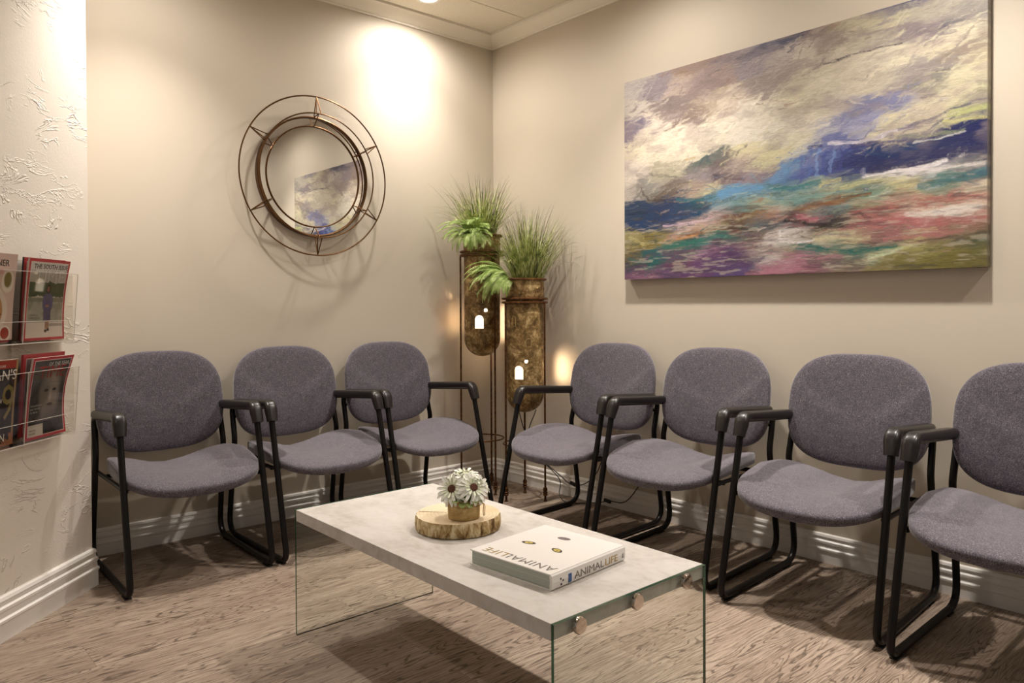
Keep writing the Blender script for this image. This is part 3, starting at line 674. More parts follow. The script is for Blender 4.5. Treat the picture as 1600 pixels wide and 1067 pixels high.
def grass_plant(cx_, cy_, z, n, hgt, seed, label, off=(0, 0), spread=.5):
    random.seed(seed); o = thing('grass_plant', label, 'plant', (cx_, cy_, z), 0, 'artificial grass tufts in the urn lamps')
    LIM[:] = [.012-cx_, -.012-cy_]
    bm = bmesh.new()
    for i in range(n):
        a = random.uniform(0, 2*PI); r = .075*math.sqrt(random.random()); x, y = r*math.cos(a)+off[0], r*math.sin(a)+off[1]
        rr_ = math.hypot(x, y); 
        if rr_ > .082: x, y = x*.082/rr_, y*.082/rr_
        aa = a+random.uniform(-.8, .8); lean = spread*random.random()**1.1*(.4+.6*r/.075); kind = random.random()
        ln_ = hgt*random.uniform(.55, 1.0)
        droop = random.uniform(.1, .8)+(1.5 if kind > .72 else 0)
        mi = 1 if kind < .16 else 0
        blade(bm, (x, y, 0), (math.cos(aa)*lean, math.sin(aa)*lean, 1), ln_*(1.08 if mi else 1), random.uniform(.0034, .0062), droop, mi)
    fin('blades', bm, [M['grass'], M['grassd']], o, angle=180); return o
def fern_plant(cx_, cy_, z, fr, seed, label):
    random.seed(seed); fr = fr+[(az+random.uniform(-14, 14), el+random.uniform(-14, 12), ln_*random.uniform(.7, .98), dr+random.uniform(-15, 15)) for az, el, ln_, dr in fr]; o = thing('fern_plant', label, 'plant', (cx_, cy_, z), 0, 'artificial ferns in the urn lamps')
    bm = bmesh.new()
    for (az, el, ln_, dr) in fr:
        a = math.radians(az); h = Vector((math.cos(a), math.sin(a), 0)); side = Vector((-h.y, h.x, 0)); p = Vector((h.x*.02, h.y*.02, 0)); ang = math.radians(el); n = 30; pts = []
        for i in range(n+1):
            s = i/n; d = h*math.cos(ang)+Z*math.sin(ang); pts.append(p.copy()); up_ = -h*math.sin(ang)+Z*math.cos(ang)
            if i > 2:
                L_ = ln_*.17*(math.sin(PI*(s*.85+.13))**.7)
                for sg in (-1, 1):
                    q = p; dd = (side*sg*.9+d*.45).normalized(); wv = d*.0018*(1.25-s*.5)
                    tipp = q+dd*L_-up_*L_*.22
                    m1 = q+dd*L_*.5+up_*.002
                    vv = [bm.verts.new(q-wv*.4), bm.verts.new(m1-wv), bm.verts.new(tipp), bm.verts.new(m1+wv), bm.verts.new(q+wv*.4)]
                    mid = bm.verts.new(m1-up_*.0016)
                    for A in ((0, 1, None), (1, 2, None), (2, 3, None), (3, 4, None), (4, 0, None)): bm.faces.new((vv[A[0]], vv[A[1]], mid))
            p = p+d*(ln_/n); ang -= math.radians(dr)/n
        tube3(bm, pts, .0014, 5)
    fin('fronds', bm, M['fern'], o, angle=180); return o
# picture-left is azimuth 228.5, toward viewer -41.5
grass_plant(.235, -.285, 1.413, 330, .375, 11, 'artificial grass tuft with dark upright blades in the taller lamp', spread=.75)
grass_plant(.524, -.223, 1.162, 520, .43, 12, 'artificial pale green grass tuft in the shorter lamp', off=(.012, .014), spread=.72)
fern_plant(.235+.0, -.285-.04, 1.415, [(250, 75, .26, 120), (280, 78, .26, 125), (310, 75, .26, 120), (230, 65, .24, 110), (340, 70, .24, 120), (265, 60, .24, 130), (300, 45, .2, 130), (318, 50, .2, 140), (335, 45, .2, 140), (350, 40, .18, 120), (285, 45, .2, 140), (270, 40, .2, 130), (320, 30, .16, 120), (300, 25, .15, 120), (215, 55, .19, 95), (240, 65, .20, 110), (265, 60, .17, 120), (290, 62, .19, 120), (315, 60, .20, 115), (335, 70, .17, 100), (200, 35, .18, 60), (280, 80, .13, 60), (350, 50, .18, 100), (250, 35, .15, 90), (300, 35, .17, 110)], 5, 'bright artificial fern spilling over the front of the taller lamp')
fern_plant(.524-.045, -.223-.05, 1.165, [(225, 78, .30, 120), (240, 72, .30, 125), (215, 68, .28, 110), (255, 75, .28, 130), (270, 68, .26, 140), (205, 60, .26, 100), (235, 60, .30, 120), (285, 70, .24, 150), (250, 55, .28, 130), (290, 50, .2, 150), (270, 50, .22, 140), (255, 35, .22, 130), (240, 30, .22, 110), (305, 35, .17, 140), (230, 50, .24, 100), (222, 40, .22, 60), (235, 52, .24, 75), (212, 30, .20, 70), (250, 45, .22, 85), (268, 40, .20, 100), (285, 40, .19, 125), (232, 20, .20, 80), (250, 15, .19, 100), (300, 35, .17, 120), (225, 65, .19, 60), (262, 60, .2, 80), (240, 5, .17, 80)], 6, 'bright artificial fern spilling left over the rim of the shorter lamp')
# ================================================================ CORD, OUTLET
M['cord'] = simple('black_cord', (22, 20, 19), .45)
cd = thing('power_cord', 'black lamp power cord with inline switches along the right wall', 'cord', (.62, -.10, 0))
def cpath(pts): return smooth([Vector(p)-Vector((.62, -.10, 0)) for p in pts], 8)
bm = bmesh.new(); tube3(bm, cpath([(.36, -.17, .66), (.40, -.17, .50), (.45, -.15, .33), (.52, -.10, .20), (.62, -.06, .12), (.70, -.05, .08), (.80, -.05, .10), (.88, -.045, .17), (.93, -.035, .28), (1.0, -.02, .38)]), .0026, 6); fin('cable', bm, M['cord'], cd); bm = bmesh.new()
tube3(bm, cpath([(.50, -.12, .47), (.47, -.15, .33), (.53, -.11, .20), (.63, -.07, .10), (.66, -.10, .03), (.72, -.12, .0035), (.80, -.09, .0035), (.90, -.05, .02), (.97, -.045, .04), (1.06, -.04, .05), (1.13, -.035, .12), (1.18, -.03, .22), (1.10, -.02, .33), (1.02, -.02, .37)]), .0026, 6)
fin('cable', bm, M['cord'], cd)
for p, rz in (((.715, -.05, .085), .2), ((.955, -.045, .038), .1)):
    bm = bmesh.new(); bx(bm, -.022, .022, -.007, .007, -.009, .009); bmesh.ops.rotate(bm, verts=bm.verts, cent=(0, 0, 0), matrix=Matrix.Rotation(rz, 3, 'Y')); bmesh.ops.translate(bm, verts=bm.verts, vec=Vector(p)-Vector((.62, -.10, 0))); fin('inline_switch', bm, M['shell'], cd, bevel=.004)
ol = thing('wall_outlet', 'white electrical outlet plate low on the right wall behind a chair', 'outlet', (1.007, 0, .385))
bm = bmesh.new(); bx(bm, -.035, .035, -.005, -.0002, -.057, .057); fin('cover_plate', bm, simple('ivory_plastic', (206, 200, 186), .35), ol, bevel=.0015)
for dz in (-.022, .022): bm = bmesh.new(); bx(bm, -.016, .016, -.007, -.004, dz-.014, dz+.014); fin('socket', bm, simple('ivory_socket', (190, 184, 170), .4), ol, bevel=.002)
# ================================================================ PAINTING
def vnoise(w_, h_, sx, sy, seed, octv=4):
    r = np.random.default_rng(seed); out = np.zeros((h_, w_)); amp = 1; tot = 0
    yy, xx = np.mgrid[0:h_, 0:w_]
    for o in range(octv):
        fx, fy = sx*2**o, sy*2**o; gx, gy = int(fx)+3, int(fy)+3; g = r.random((gy, gx))
        u = xx/w_*fx; v_ = yy/h_*fy; iu = u.astype(int); iv = v_.astype(int); fu = u-iu; fv = v_-iv; fu = fu*fu*(3-2*fu); fv = fv*fv*(3-2*fv)
        out += amp*((g[iv, iu]*(1-fu)+g[iv, iu+1]*fu)*(1-fv)+(g[iv+1, iu]*(1-fu)+g[iv+1, iu+1]*fu)*fv); tot += amp; amp *= .55
    return out/tot
PW, PH = 660, 406
def homog(src, dst):
    A = []
    for (x, y), (u, v_) in zip(src, dst):
        A.append([x, y, 1, 0, 0, 0, -u*x, -u*y]); A.append([0, 0, 0, x, y, 1, -v_*x, -v_*y])
    h = np.linalg.solve(np.array(A, float), np.array(dst, float).ravel()); return np.append(h, 1).reshape(3, 3)
Hm = homog([(38, 298), (38, 1046), (1376, 978), (1385, -68)], [(0, 0), (0, PH), (PW, PH), (PW, 0)])
def hp(x, y): q = Hm @ np.array([x, y, 1.]); return q[0]/q[2], q[1]/q[2]
SAMP = '''60 330 184 172 160;150 320 140 128 130;60 480 110 100 118;60 400 190 178 160;60 560 205 192 160;60 640 200 188 168;120 700 120 116 104;60 720 176 166 150;200 640 168 160 132;150 680 134 134 122;230 700 96 84 70;
60 800 36 58 84;120 820 26 54 92;180 800 34 52 84;250 790 30 60 92;300 770 26 74 92;340 740 40 90 100;60 900 150 140 90;130 900 120 104 48;60 960 110 96 56;150 960 30 92 92;100 970 22 84 84;60 1010 84 56 84;200 1010 92 66 100;120 1020 130 90 110;
300 420 130 112 100;220 400 122 108 100;360 380 170 154 128;260 500 212 200 172;150 450 206 192 168;140 560 214 202 172;300 560 210 198 168;400 480 214 204 176;450 360 200 184 160;350 300 130 112 104;300 250 140 116 94;250 300 168 150 132;420 260 150 128 112;
500 560 206 196 150;480 450 220 210 186;560 480 214 206 184;600 420 216 206 178;680 380 208 198 164;420 200 116 104 110;500 180 130 116 112;560 180 80 76 98;620 150 58 58 82;690 125 56 54 78;560 220 140 132 136;640 210 168 156 144;700 180 190 178 156;560 300 150 136 124;620 290 158 144 130;720 280 196 186 158;
800 90 140 118 96;860 80 176 162 130;760 130 120 104 96;850 140 150 136 120;950 60 196 186 150;1000 20 128 124 136;1100 10 92 96 120;1050 60 204 194 156;1200 40 176 168 146;1300 50 150 144 130;1380 90 130 124 118;1150 110 128 118 118;1240 110 104 98 104;1050 120 150 140 132;950 130 186 176 150;1300 130 206 196 160;
900 200 196 184 160;1000 210 204 194 166;1100 200 210 200 166;1200 170 206 194 160;1300 200 140 126 110;1370 200 186 174 138;850 250 206 196 166;900 300 190 178 154;800 320 212 202 172;1000 290 186 176 150;1100 270 150 140 130;1200 260 136 130 122;1180 300 128 124 110;1300 280 196 186 150;1380 300 202 194 152;
760 380 200 190 160;850 380 190 180 160;900 400 118 120 148;980 400 116 118 148;1050 390 130 130 150;850 440 140 142 166;930 450 150 150 168;800 460 178 176 176;1050 450 196 186 150;1150 380 206 194 158;1250 350 196 186 148;1350 350 150 146 118;700 450 214 204 178;650 520 210 202 170;
600 560 196 188 140;700 560 180 182 176;780 540 100 106 150;560 600 190 182 140;470 590 176 160 140;400 600 110 96 90;350 590 92 100 92;450 650 124 104 108;520 640 136 122 128;400 650 70 56 64;560 640 120 108 110;350 650 140 130 130;360 700 190 182 140;300 700 160 140 120;
620 640 84 122 160;660 620 70 112 156;720 600 76 90 146;780 600 88 110 160;830 590 56 66 124;720 640 66 84 140;800 640 58 72 130;880 590 44 50 100;950 590 30 40 88;1000 560 30 52 96;1050 560 28 54 94;1120 560 40 56 90;1200 550 46 54 86;1280 540 36 40 84;1350 510 32 38 86;1370 560 44 46 84;1100 600 36 36 80;1000 620 36 36 78;900 640 50 58 110;1020 600 34 40 84;1180 590 60 60 84;1300 570 60 60 90;
450 720 84 138 170;500 710 90 140 172;420 720 90 140 164;540 710 96 146 170;420 750 130 150 150;480 760 96 130 124;560 740 150 160 130;600 690 70 110 110;650 690 60 104 108;700 680 110 140 140;760 690 140 160 140;820 680 170 170 130;720 720 70 120 112;650 740 140 160 140;
900 660 120 140 120;960 660 160 160 110;1020 640 214 208 196;1100 620 216 210 200;1180 610 220 214 206;1260 610 190 184 160;1350 600 170 160 140;1050 680 190 180 120;1120 700 190 180 130;1180 670 80 120 118;1260 650 60 108 110;1350 640 60 84 110;1370 640 60 90 110;1340 690 200 190 160;1230 690 130 150 120;1370 700 196 186 150;
950 700 90 124 110;1000 720 120 150 130;1080 720 160 120 100;1200 720 160 92 84;1300 710 176 110 96;880 720 110 90 60;820 740 140 96 60;750 750 120 84 60;680 760 110 100 80;780 770 90 130 130;850 770 110 136 130;950 760 150 150 110;1000 780 150 100 80;1050 790 190 150 130;
620 770 170 140 130;560 790 150 110 80;600 800 140 100 80;520 800 120 100 60;480 810 86 54 36;430 800 90 60 40;460 840 60 40 34;380 800 180 150 140;330 830 190 160 140;260 830 190 170 160;220 830 60 70 100;300 860 120 90 50;240 870 180 140 110;180 860 130 120 60;400 840 160 150 110;
540 830 60 90 100;600 830 70 90 100;650 810 60 50 50;700 810 130 70 70;740 800 160 90 96;800 800 60 56 60;840 820 30 24 26;760 830 24 18 22;880 800 90 80 70;660 840 60 80 80;560 860 120 100 80;500 860 110 90 80;
920 810 160 96 92;1000 820 170 100 96;1100 830 172 104 100;1200 840 160 100 92;1060 860 164 104 100;950 860 150 110 100;1150 800 216 204 184;1220 790 218 208 190;1300 770 214 196 176;1370 780 190 150 130;1350 820 150 100 88;1300 850 140 120 96;1250 850 140 110 86;1370 870 96 88 60;
1200 880 120 108 76;1300 890 110 100 66;1370 900 70 84 66;650 880 206 196 184;700 870 190 178 160;780 870 180 166 130;850 870 190 180 140;620 860 200 190 180;740 900 40 104 96;850 915 20 100 92;950 910 24 96 86;1030 900 60 110 90;680 900 80 110 90;
900 880 150 140 100;1000 880 100 80 70;1100 900 190 186 120;1180 920 150 146 80;1260 930 120 112 50;1340 930 116 108 48;1100 950 120 112 56;1200 960 112 104 44;1320 970 104 96 44;1020 960 130 120 70;1370 970 120 110 60;970 940 190 196 150;920 950 150 130 110;
300 900 30 100 90;380 890 40 110 100;440 880 50 100 90;240 900 60 110 90;500 900 130 100 100;400 920 130 90 110;340 930 160 120 140;300 960 104 66 104;220 950 90 70 90;420 930 74 44 84;460 940 84 56 94;380 980 88 56 96;300 1000 96 60 100;450 1000 80 60 110;530 970 70 56 80;250 980 110 60 80;
540 930 150 130 120;600 940 170 150 140;570 960 190 180 170;640 980 170 120 130;600 1000 160 104 116;700 960 160 110 120;780 950 150 100 110;840 970 130 120 110;700 1000 140 84 100;800 990 120 90 90;880 990 130 110 90;640 930 130 110 80;820 930 150 130 100'''
pts = np.array([[float(v) for v in l.split()] for l in SAMP.replace('\n', '').split(';')])
puv = np.array([hp(x, y) for x, y in pts[:, :2]]); pc = lin(pts[:, 2:])
yy, xx = np.mgrid[0:PH, 0:PW].astype(float)
wx = (vnoise(PW, PH, 14, 14, 1)-.5)*46+(vnoise(PW, PH, 60, 60, 2, 3)-.5)*14; wy = (vnoise(PW, PH, 9, 16, 3)-.5)*30+(vnoise(PW, PH, 30, 90, 4, 3)-.5)*12
slope = np.where(yy < PH*.55, -.10, -.02)
X2, Y2 = xx+wx, yy+wy
num = np.zeros((PH, PW, 3)); den = np.zeros((PH, PW))+1e-9
for (u, v_), c in zip(puv, pc):
    dx = X2-u; dy = Y2-v_; d2 = (dx/20)**2+((dy+.12*dx)/9)**2; wgt = np.exp(-d2*.9)+1e-4/(1+d2)**2
    num += wgt[..., None]*c; den += wgt
img = num/den[..., None]
def stroke(pl, wd, col, alpha=.9, seed=0, soft=.5, bris=.55):
    global img
    P = [hp(x, y) for x, y in pl]; c = lin(col)
    w1 = wd
    for (x0, y0), (x1, y1) in zip(P, P[1:]):
        x_a, x_b = int(max(0, min(x0, x1)-wd*2-6)), int(min(PW, max(x0, x1)+wd*2+6)); y_a, y_b = int(max(0, min(y0, y1)-wd*2-6)), int(min(PH, max(y0, y1)+wd*2+6))
        if x_a >= x_b or y_a >= y_b: continue
        xs = xx[y_a:y_b, x_a:x_b]+wx[y_a:y_b, x_a:x_b]*.45; ys = yy[y_a:y_b, x_a:x_b]+wy[y_a:y_b, x_a:x_b]*.5
        L_ = math.hypot(x1-x0, y1-y0)+1e-6; tx_, ty_ = (x1-x0)/L_, (y1-y0)/L_
        al = (xs-x0)*tx_+(ys-y0)*ty_; ac = -(xs-x0)*ty_+(ys-y0)*tx_; s = np.clip(al, 0, L_); d = np.hypot(al-s, ac)
        br_ = BR[(np.abs(ac*3.1+seed*17).astype(int)) % BR.shape[0], (np.abs(al*.5+seed*31).astype(int)) % BR.shape[1]]
        m_ = np.clip((w1/2-d)/(w1*soft*.5+.4)+.5, 0, 1)*np.clip(1.25-bris*2*(1-br_), 0, 1)*alpha
        img[y_a:y_b, x_a:x_b] = img[y_a:y_b, x_a:x_b]*(1-m_[..., None])+c*m_[..., None]
BR = vnoise(200, 200, 12, 90, 77, 3); BR = np.clip((BR-.3)/.4, 0, 1)
# loose directional dabs picked from the local colour, as a brush would leave
rs = np.random.default_rng(9)
Hi = np.linalg.inv(Hm)
def ip(u, v_): q = Hi @ np.array([u, v_, 1.]); return q[0]/q[2], q[1]/q[2]
src = img.copy()
for i in range(5200):
    u, v_ = rs.uniform(0, PW-1), rs.uniform(0, PH-1); L_ = rs.uniform(6, 34); hor = v_ > PH*.6
    ang = rs.normal(-.05 if hor else -.22, .14 if hor else .32)
    su = int(np.clip(u+rs.normal(0, 24), 0, PW-1)); sv = int(np.clip(v_+rs.normal(0, 12), 0, PH-1)); c = src[sv, su]*rs.uniform(.76, 1.24)
    c8 = np.clip(c, 0, 1); c8 = np.where(c8 <= .0031308, c8*12.92, 1.055*c8**(1/2.4)-.055)*255
    stroke([ip(u-L_/2*math.cos(ang), v_-L_/2*math.sin(ang)), ip(u+L_/2*math.cos(ang), v_+L_/2*math.sin(ang))], rs.uniform(1.0, 4.4), c8, rs.uniform(.4, .85), i, .5, .6)
ST = [([(480, 205), (560, 170), (640, 145), (712, 118)], 9, (50, 48, 74), .9), ([(560, 190), (650, 165)], 5, (36, 34, 58), .8), ([(784, 232), (860, 212), (940, 188), (1080, 160)], 2.6, (48, 40, 60), .95),
 ([(820, 228), (900, 204)], 3, (60, 50, 66), .7), ([(1130, 130), (1250, 105)], 4, (96, 88, 98), .8), ([(1190, 280), (1250, 262)], 3.5, (74, 68, 72), .8), ([(1060, 300), (1200, 250), (1380, 210)], 7, (150, 138, 128), .45),
 ([(920, 130), (1060, 100), (1160, 98)], 6, (130, 118, 118), .55), ([(990, 25), (1090, 12), (1130, 5)], 4, (76, 84, 120), .8), ([(640, 385), (695, 372)], 3, (160, 120, 96), .7), ([(540, 384), (560, 382)], 3, (120, 90, 70), .7),
 ([(110, 345), (200, 320)], 8, (104, 92, 110), .6), ([(40, 500), (130, 450)], 14, (104, 96, 118), .55), ([(190, 410), (300, 390), (360, 400)], 11, (122, 104, 94), .5), ([(180, 270), (330, 230), (420, 200)], 6, (150, 118, 92), .55),
 ([(420, 170), (560, 150), (720, 120), (850, 90)], 5, (150, 124, 98), .4), ([(820, 450), (900, 420), (1060, 385)], 12, (104, 110, 146), .55), ([(860, 470), (960, 440)], 7, (130, 136, 168), .6), ([(800, 540), (900, 530), (1000, 500), (1110, 465)], 5, (206, 200, 204), .85),
 ([(1060, 480), (1150, 450), (1260, 400), (1380, 372)], 4, (64, 66, 92), .8), ([(1100, 470), (1220, 440)], 5, (80, 78, 96), .7), ([(1240, 420), (1385, 400)], 9, (176, 180, 110), .8), ([(1230, 445), (1385, 432)], 6, (196, 190, 120), .8), ([(1060, 505), (1180, 490), (1300, 480)], 6, (150, 158, 110), .7), ([(1120, 520), (1220, 510), (1305, 485)], 4, (196, 196, 186), .8),
 ([(860, 600), (1000, 575), (1180, 560), (1385, 515)], 20, (32, 38, 84), .75), ([(950, 625), (1100, 605), (1250, 570)], 9, (34, 34, 76), .8), ([(1200, 560), (1385, 545)], 8, (52, 50, 84), .7), ([(940, 560), (1060, 545), (1120, 545)], 8, (30, 58, 100), .8),
 ([(940, 645), (1040, 628), (1100, 620), (1150, 608), (1220, 588)], 6, (220, 214, 206), .95), ([(1060, 625), (1140, 622), (1260, 612), (1385, 598)], 6, (214, 206, 196), .8), ([(930, 620), (935, 650)], 6, (160, 160, 180), .6),
 ([(600, 660), (640, 620), (700, 600)], 14, (92, 138, 176), .75), ([(735, 560), (745, 640)], 7, (74, 100, 160), .9), ([(765, 565), (775, 645)], 5, (112, 146, 192), .8), ([(790, 570), (800, 640)], 6, (60, 76, 140), .9), ([(820, 560), (825, 630)], 5, (110, 136, 184), .7), ([(700, 590), (715, 660)], 6, (70, 82, 146), .8), ([(845, 560), (850, 620)], 6, (52, 62, 122), .8), ([(730, 548), (775, 545)], 5, (40, 46, 100), .9),
 ([(400, 725), (470, 712), (550, 700)], 13, (86, 140, 178), .85), ([(400, 755), (500, 755)], 6, (120, 150, 150), .7), ([(600, 700), (720, 685), (780, 670)], 6, (40, 112, 112), .85), ([(780, 680), (850, 655)], 6, (190, 184, 120), .8), ([(640, 740), (760, 715), (900, 700)], 7, (110, 150, 140), .7), ([(860, 690), (960, 668), (1080, 655)], 6, (196, 190, 130), .75),
 ([(1130, 685), (1240, 668), (1385, 640)], 9, (60, 108, 108), .75), ([(1200, 645), (1300, 640), (1385, 622)], 4, (70, 120, 110), .7), ([(1310, 700), (1385, 672)], 8, (206, 194, 160), .8),
 ([(680, 770), (780, 750), (900, 725), (960, 715)], 5, (130, 84, 46), .85), ([(870, 722), (960, 712)], 3, (80, 52, 30), .8), ([(1020, 745), (1120, 725), (1250, 718), (1380, 715)], 8, (168, 100, 90), .8), ([(880, 790), (980, 778), (1050, 772)], 5, (168, 84, 76), .85), ([(1080, 800), (1200, 785), (1350, 760)], 10, (216, 206, 190), .85), ([(1100, 770), (1250, 755), (1370, 745)], 4, (206, 180, 150), .7),
 ([(890, 830), (1050, 825), (1200, 820), (1370, 805)], 10, (170, 96, 94), .7), ([(1010, 875), (1150, 862), (1280, 850)], 7, (172, 108, 104), .75), ([(640, 815), (720, 822), (780, 828), (870, 822)], 6, (22, 16, 20), .9), ([(700, 800), (760, 805)], 7, (170, 90, 104), .85), ([(660, 805), (700, 812)], 5, (90, 40, 34), .8),
 ([(625, 862), (640, 885), (700, 895), (760, 880)], 6, (216, 208, 200), .85), ([(700, 905), (800, 918), (900, 920), (980, 915), (1050, 905)], 5, (16, 98, 88), .95), ([(760, 880), (860, 880), (960, 870)], 6, (196, 184, 140), .7), ([(960, 885), (1140, 880), (1380, 855)], 3, (86, 66, 60), .7), ([(1240, 885), (1385, 890)], 3, (60, 80, 60), .8), ([(950, 945), (1010, 940), (1080, 915)], 5, (196, 206, 160), .75),
 ([(60, 835), (160, 830), (250, 800), (360, 765)], 14, (24, 56, 96), .75), ([(60, 860), (180, 850)], 7, (30, 50, 80), .8), ([(240, 745), (330, 742)], 7, (30, 100, 110), .8), ([(60, 800), (120, 788)], 5, (20, 40, 60), .8), ([(190, 835), (300, 820), (380, 800)], 5, (200, 170, 176), .75),
 ([(280, 870), (380, 855), (480, 850)], 5, (120, 66, 40), .8), ([(240, 885), (320, 872)], 5, (196, 130, 50), .8), ([(400, 850), (470, 835), (520, 845)], 7, (52, 30, 26), .8), ([(420, 800), (500, 790)], 8, (110, 62, 34), .7), ([(200, 915), (300, 898), (420, 885), (460, 880)], 6, (24, 104, 92), .85), ([(60, 965), (130, 975), (190, 965)], 7, (22, 92, 90), .85),
 ([(60, 890), (110, 905), (150, 895)], 9, (190, 182, 120), .7), ([(80, 930), (160, 920)], 8, (130, 118, 56), .7), ([(390, 900), (440, 940), (500, 980)], 12, (74, 46, 86), .6), ([(260, 1020), (420, 1000), (520, 975)], 9, (84, 56, 96), .7), ([(520, 1010), (640, 1000), (760, 980)], 8, (172, 112, 126), .7), ([(640, 940), (740, 950), (850, 940)], 8, (164, 110, 122), .6),
 ([(90, 650), (150, 640), (250, 650)], 5, (60, 64, 60), .6), ([(110, 690), (130, 740), (190, 750)], 6, (64, 50, 44), .6), ([(220, 690), (290, 680)], 6, (96, 80, 60), .6), ([(330, 600), (350, 570), (365, 600)], 4, (60, 84, 84), .8), ([(380, 640), (420, 655), (490, 660)], 5, (56, 42, 50), .7), ([(270, 590), (310, 575)], 4, (180, 150, 90), .7),
 ([(980, 970), (1150, 975), (1360, 968)], 9, (104, 98, 44), .7)]
for i, (pl, wd, c, a) in enumerate(ST): stroke(pl, wd, c, a, i, .55, .5)
mot = np.clip((vnoise(PW, PH, 16, 22, 60, 4)-.50)*6, 0, 1)*np.clip((PH*.60-yy)/40, 0, 1)*.42     # mauve scumbling over the sky
img = img*(1-mot[..., None])+lin((148, 132, 126))*mot[..., None]
mot = np.clip((vnoise(PW, PH, 18, 66, 61, 4)-.57)*9, 0, 1)*np.clip((yy-PH*.62)/30, 0, 1)*.45
img = img*(1-mot[..., None])+lin((60, 54, 58))*mot[..., None]
mot = np.clip((vnoise(PW, PH, 20, 80, 62, 4)-.60)*9, 0, 1)*np.clip((yy-PH*.68)/30, 0, 1)*.38
img = img*(1-mot[..., None])+lin((196, 186, 158))*mot[..., None]
fine = vnoise(PW, PH, 40, 160, 50, 2)*.5+vnoise(PW, PH, 150, 150, 51, 2)*.5
img = np.clip(img*(.86+.28*fine)[..., None], 0, 1); gm = img.mean(2, keepdims=True); img = (gm+(img-gm)*.9)*np.array([.88, .875, .93])
def colour_grid(bm_name, arr, mapf, mats, parent, back=None):
    h_, w_ = arr.shape[:2]; js, is_ = np.mgrid[0:h_, 0:w_]; co = mapf(is_/(w_-1), js/(h_-1)).reshape(-1, 3)
    me = bpy.data.meshes.new(bm_name); nv = w_*h_; me.vertices.add(nv); me.vertices.foreach_set('co', co.astype(np.float32).ravel())
    q = (np.arange(h_-1)[:, None]*w_+np.arange(w_-1)[None]).ravel(); F = np.stack([q, q+w_, q+w_+1, q+1], 1); nf = len(F)
    me.loops.add(nf*4); me.loops.foreach_set('vertex_index', F.ravel().astype(np.int32)); me.polygons.add(nf); me.polygons.foreach_set('loop_start', (np.arange(nf)*4).astype(np.int32))
    me.update(calc_edges=True); ca = me.color_attributes.new('Col', 'FLOAT_COLOR', 'POINT'); rgba = np.concatenate([arr.reshape(-1, 3), np.ones((nv, 1))], 1); ca.data.foreach_set('color', rgba.astype(np.float32).ravel())
    for m in mats: me.materials.append(m)
    me.polygons.foreach_set('use_smooth', [True]*nf)
    o = bpy.data.objects.new(bm_name, me); return link(o, parent)
pg = thing('abstract_painting', 'large unframed abstract landscape canvas in cream, navy and rose', 'painting', (1.8712, 0, 1.666))
pw2, ph2 = .8022, .492
colour_grid('painted_canvas', img, lambda u, v_: np.stack([-pw2+2*pw2*u, np.full_like(u, -.0402), ph2-2*ph2*v_], -1), [M['oil']], pg)
# wrapped sides take the colour of the nearest edge
def edge_strip(arr1, f): 
    a = np.stack([arr1]*4); return colour_grid('canvas_edge', a*.9, f, [M['oil']], pg)
edge_strip(img[-1, ::3], lambda u, v_: np.stack([-pw2+2*pw2*u, -.0402+.037*v_, np.full_like(u, -ph2)], -1))
edge_strip(img[0, ::3], lambda u, v_: np.stack([pw2-2*pw2*u, -.0402+.037*v_, np.full_like(u, ph2)], -1))
edge_strip(img[::3, -1], lambda u, v_: np.stack([np.full_like(u, pw2), -.0402+.037*v_, ph2-2*ph2*u], -1))
edge_strip(img[::3, 0], lambda u, v_: np.stack([np.full_like(u, -pw2), -.0402+.037*v_, -ph2+2*ph2*u], -1))
bm = bmesh.new(); bx(bm, -pw2+.003, pw2-.003, -.037, -.003, -ph2+.003, ph2-.003); fin('stretcher', bm, simple('raw_pine', (176, 150, 116), .8), pg, smooth=False)
# ================================================================ MAGAZINE RACK  (local x = picture right along wall, y into wall)
RZ = math.radians(135)
def rackpt(s, n, z): p = E_+D_*s+N_*n; return (p.x, p.y, z)
rk = thing('magazine_rack', 'clear acrylic wall magazine rack with four pockets on the plaster wall', 'magazine rack', rackpt(0, 0, 0), RZ)
XS = [-.172, -.427, -.682]
bm = bmesh.new(); bx(bm, -.690, -.165, -.006, -.002, .60, 1.205); fin('back_panel', bm, M['acrylic'], rk, smooth=False)
for zb_, zt2 in ((.612, .842), (.935, 1.165)):
    pk = None
    for c in range(2):
        x1, x0 = XS[c], XS[c+1]
        bm = bmesh.new(); pts4 = [(x0, -.052, zb_), (x1, -.052, zb_), (x1, -.072, zt2), (x0, -.072, zt2)]
        a = [bm.verts.new(p) for p in pts4]; b = [bm.verts.new((x, y+.0025, z)) for x, y, z in pts4]; bm.faces.new(a); bm.faces.new(b)
        for i in range(4): bm.faces.new((a[i], a[(i+1) % 4], b[(i+1) % 4], b[i]))
        bx(bm, x0, x1, -.052, -.006, zb_-.003, zb_)
        pk = fin('pocket', bm, M['acrylic'], rk, smooth=False)
        bm = bmesh.new(); bx(bm, x0, x1, -.0735, -.0705, zt2-.001, zt2+.0005); bx(bm, x0, x1, -.0545, -.0515, zb_-.003, zb_); bx(bm, x0, x1, -.060, -.0585, zb_+.068, zb_+.0695)
        for xx_ in (x0+.001, x1-.001):
            tube3(bm, [(xx_, -.0535, zb_), (xx_, -.0725, zt2)], .0009, 5)
        fin('polished_edge', bm, M['acredge'], pk, smooth=False)
for xx_ in XS:
    bm = bmesh.new(); bx(bm, xx_-.0015, xx_+.0015, -.050, -.006, .60, .84); bx(bm, xx_-.0015, xx_+.0015, -.050, -.006, .925, 1.16); fin('divider', bm, M['acrylic'], rk, smooth=False)
bm = bmesh.new(); bx(bm, XS[1]-.004, XS[1]+.004, -.013, -.006, .60, 1.20); fin('upright', bm, M['acrylic'], rk, smooth=False)
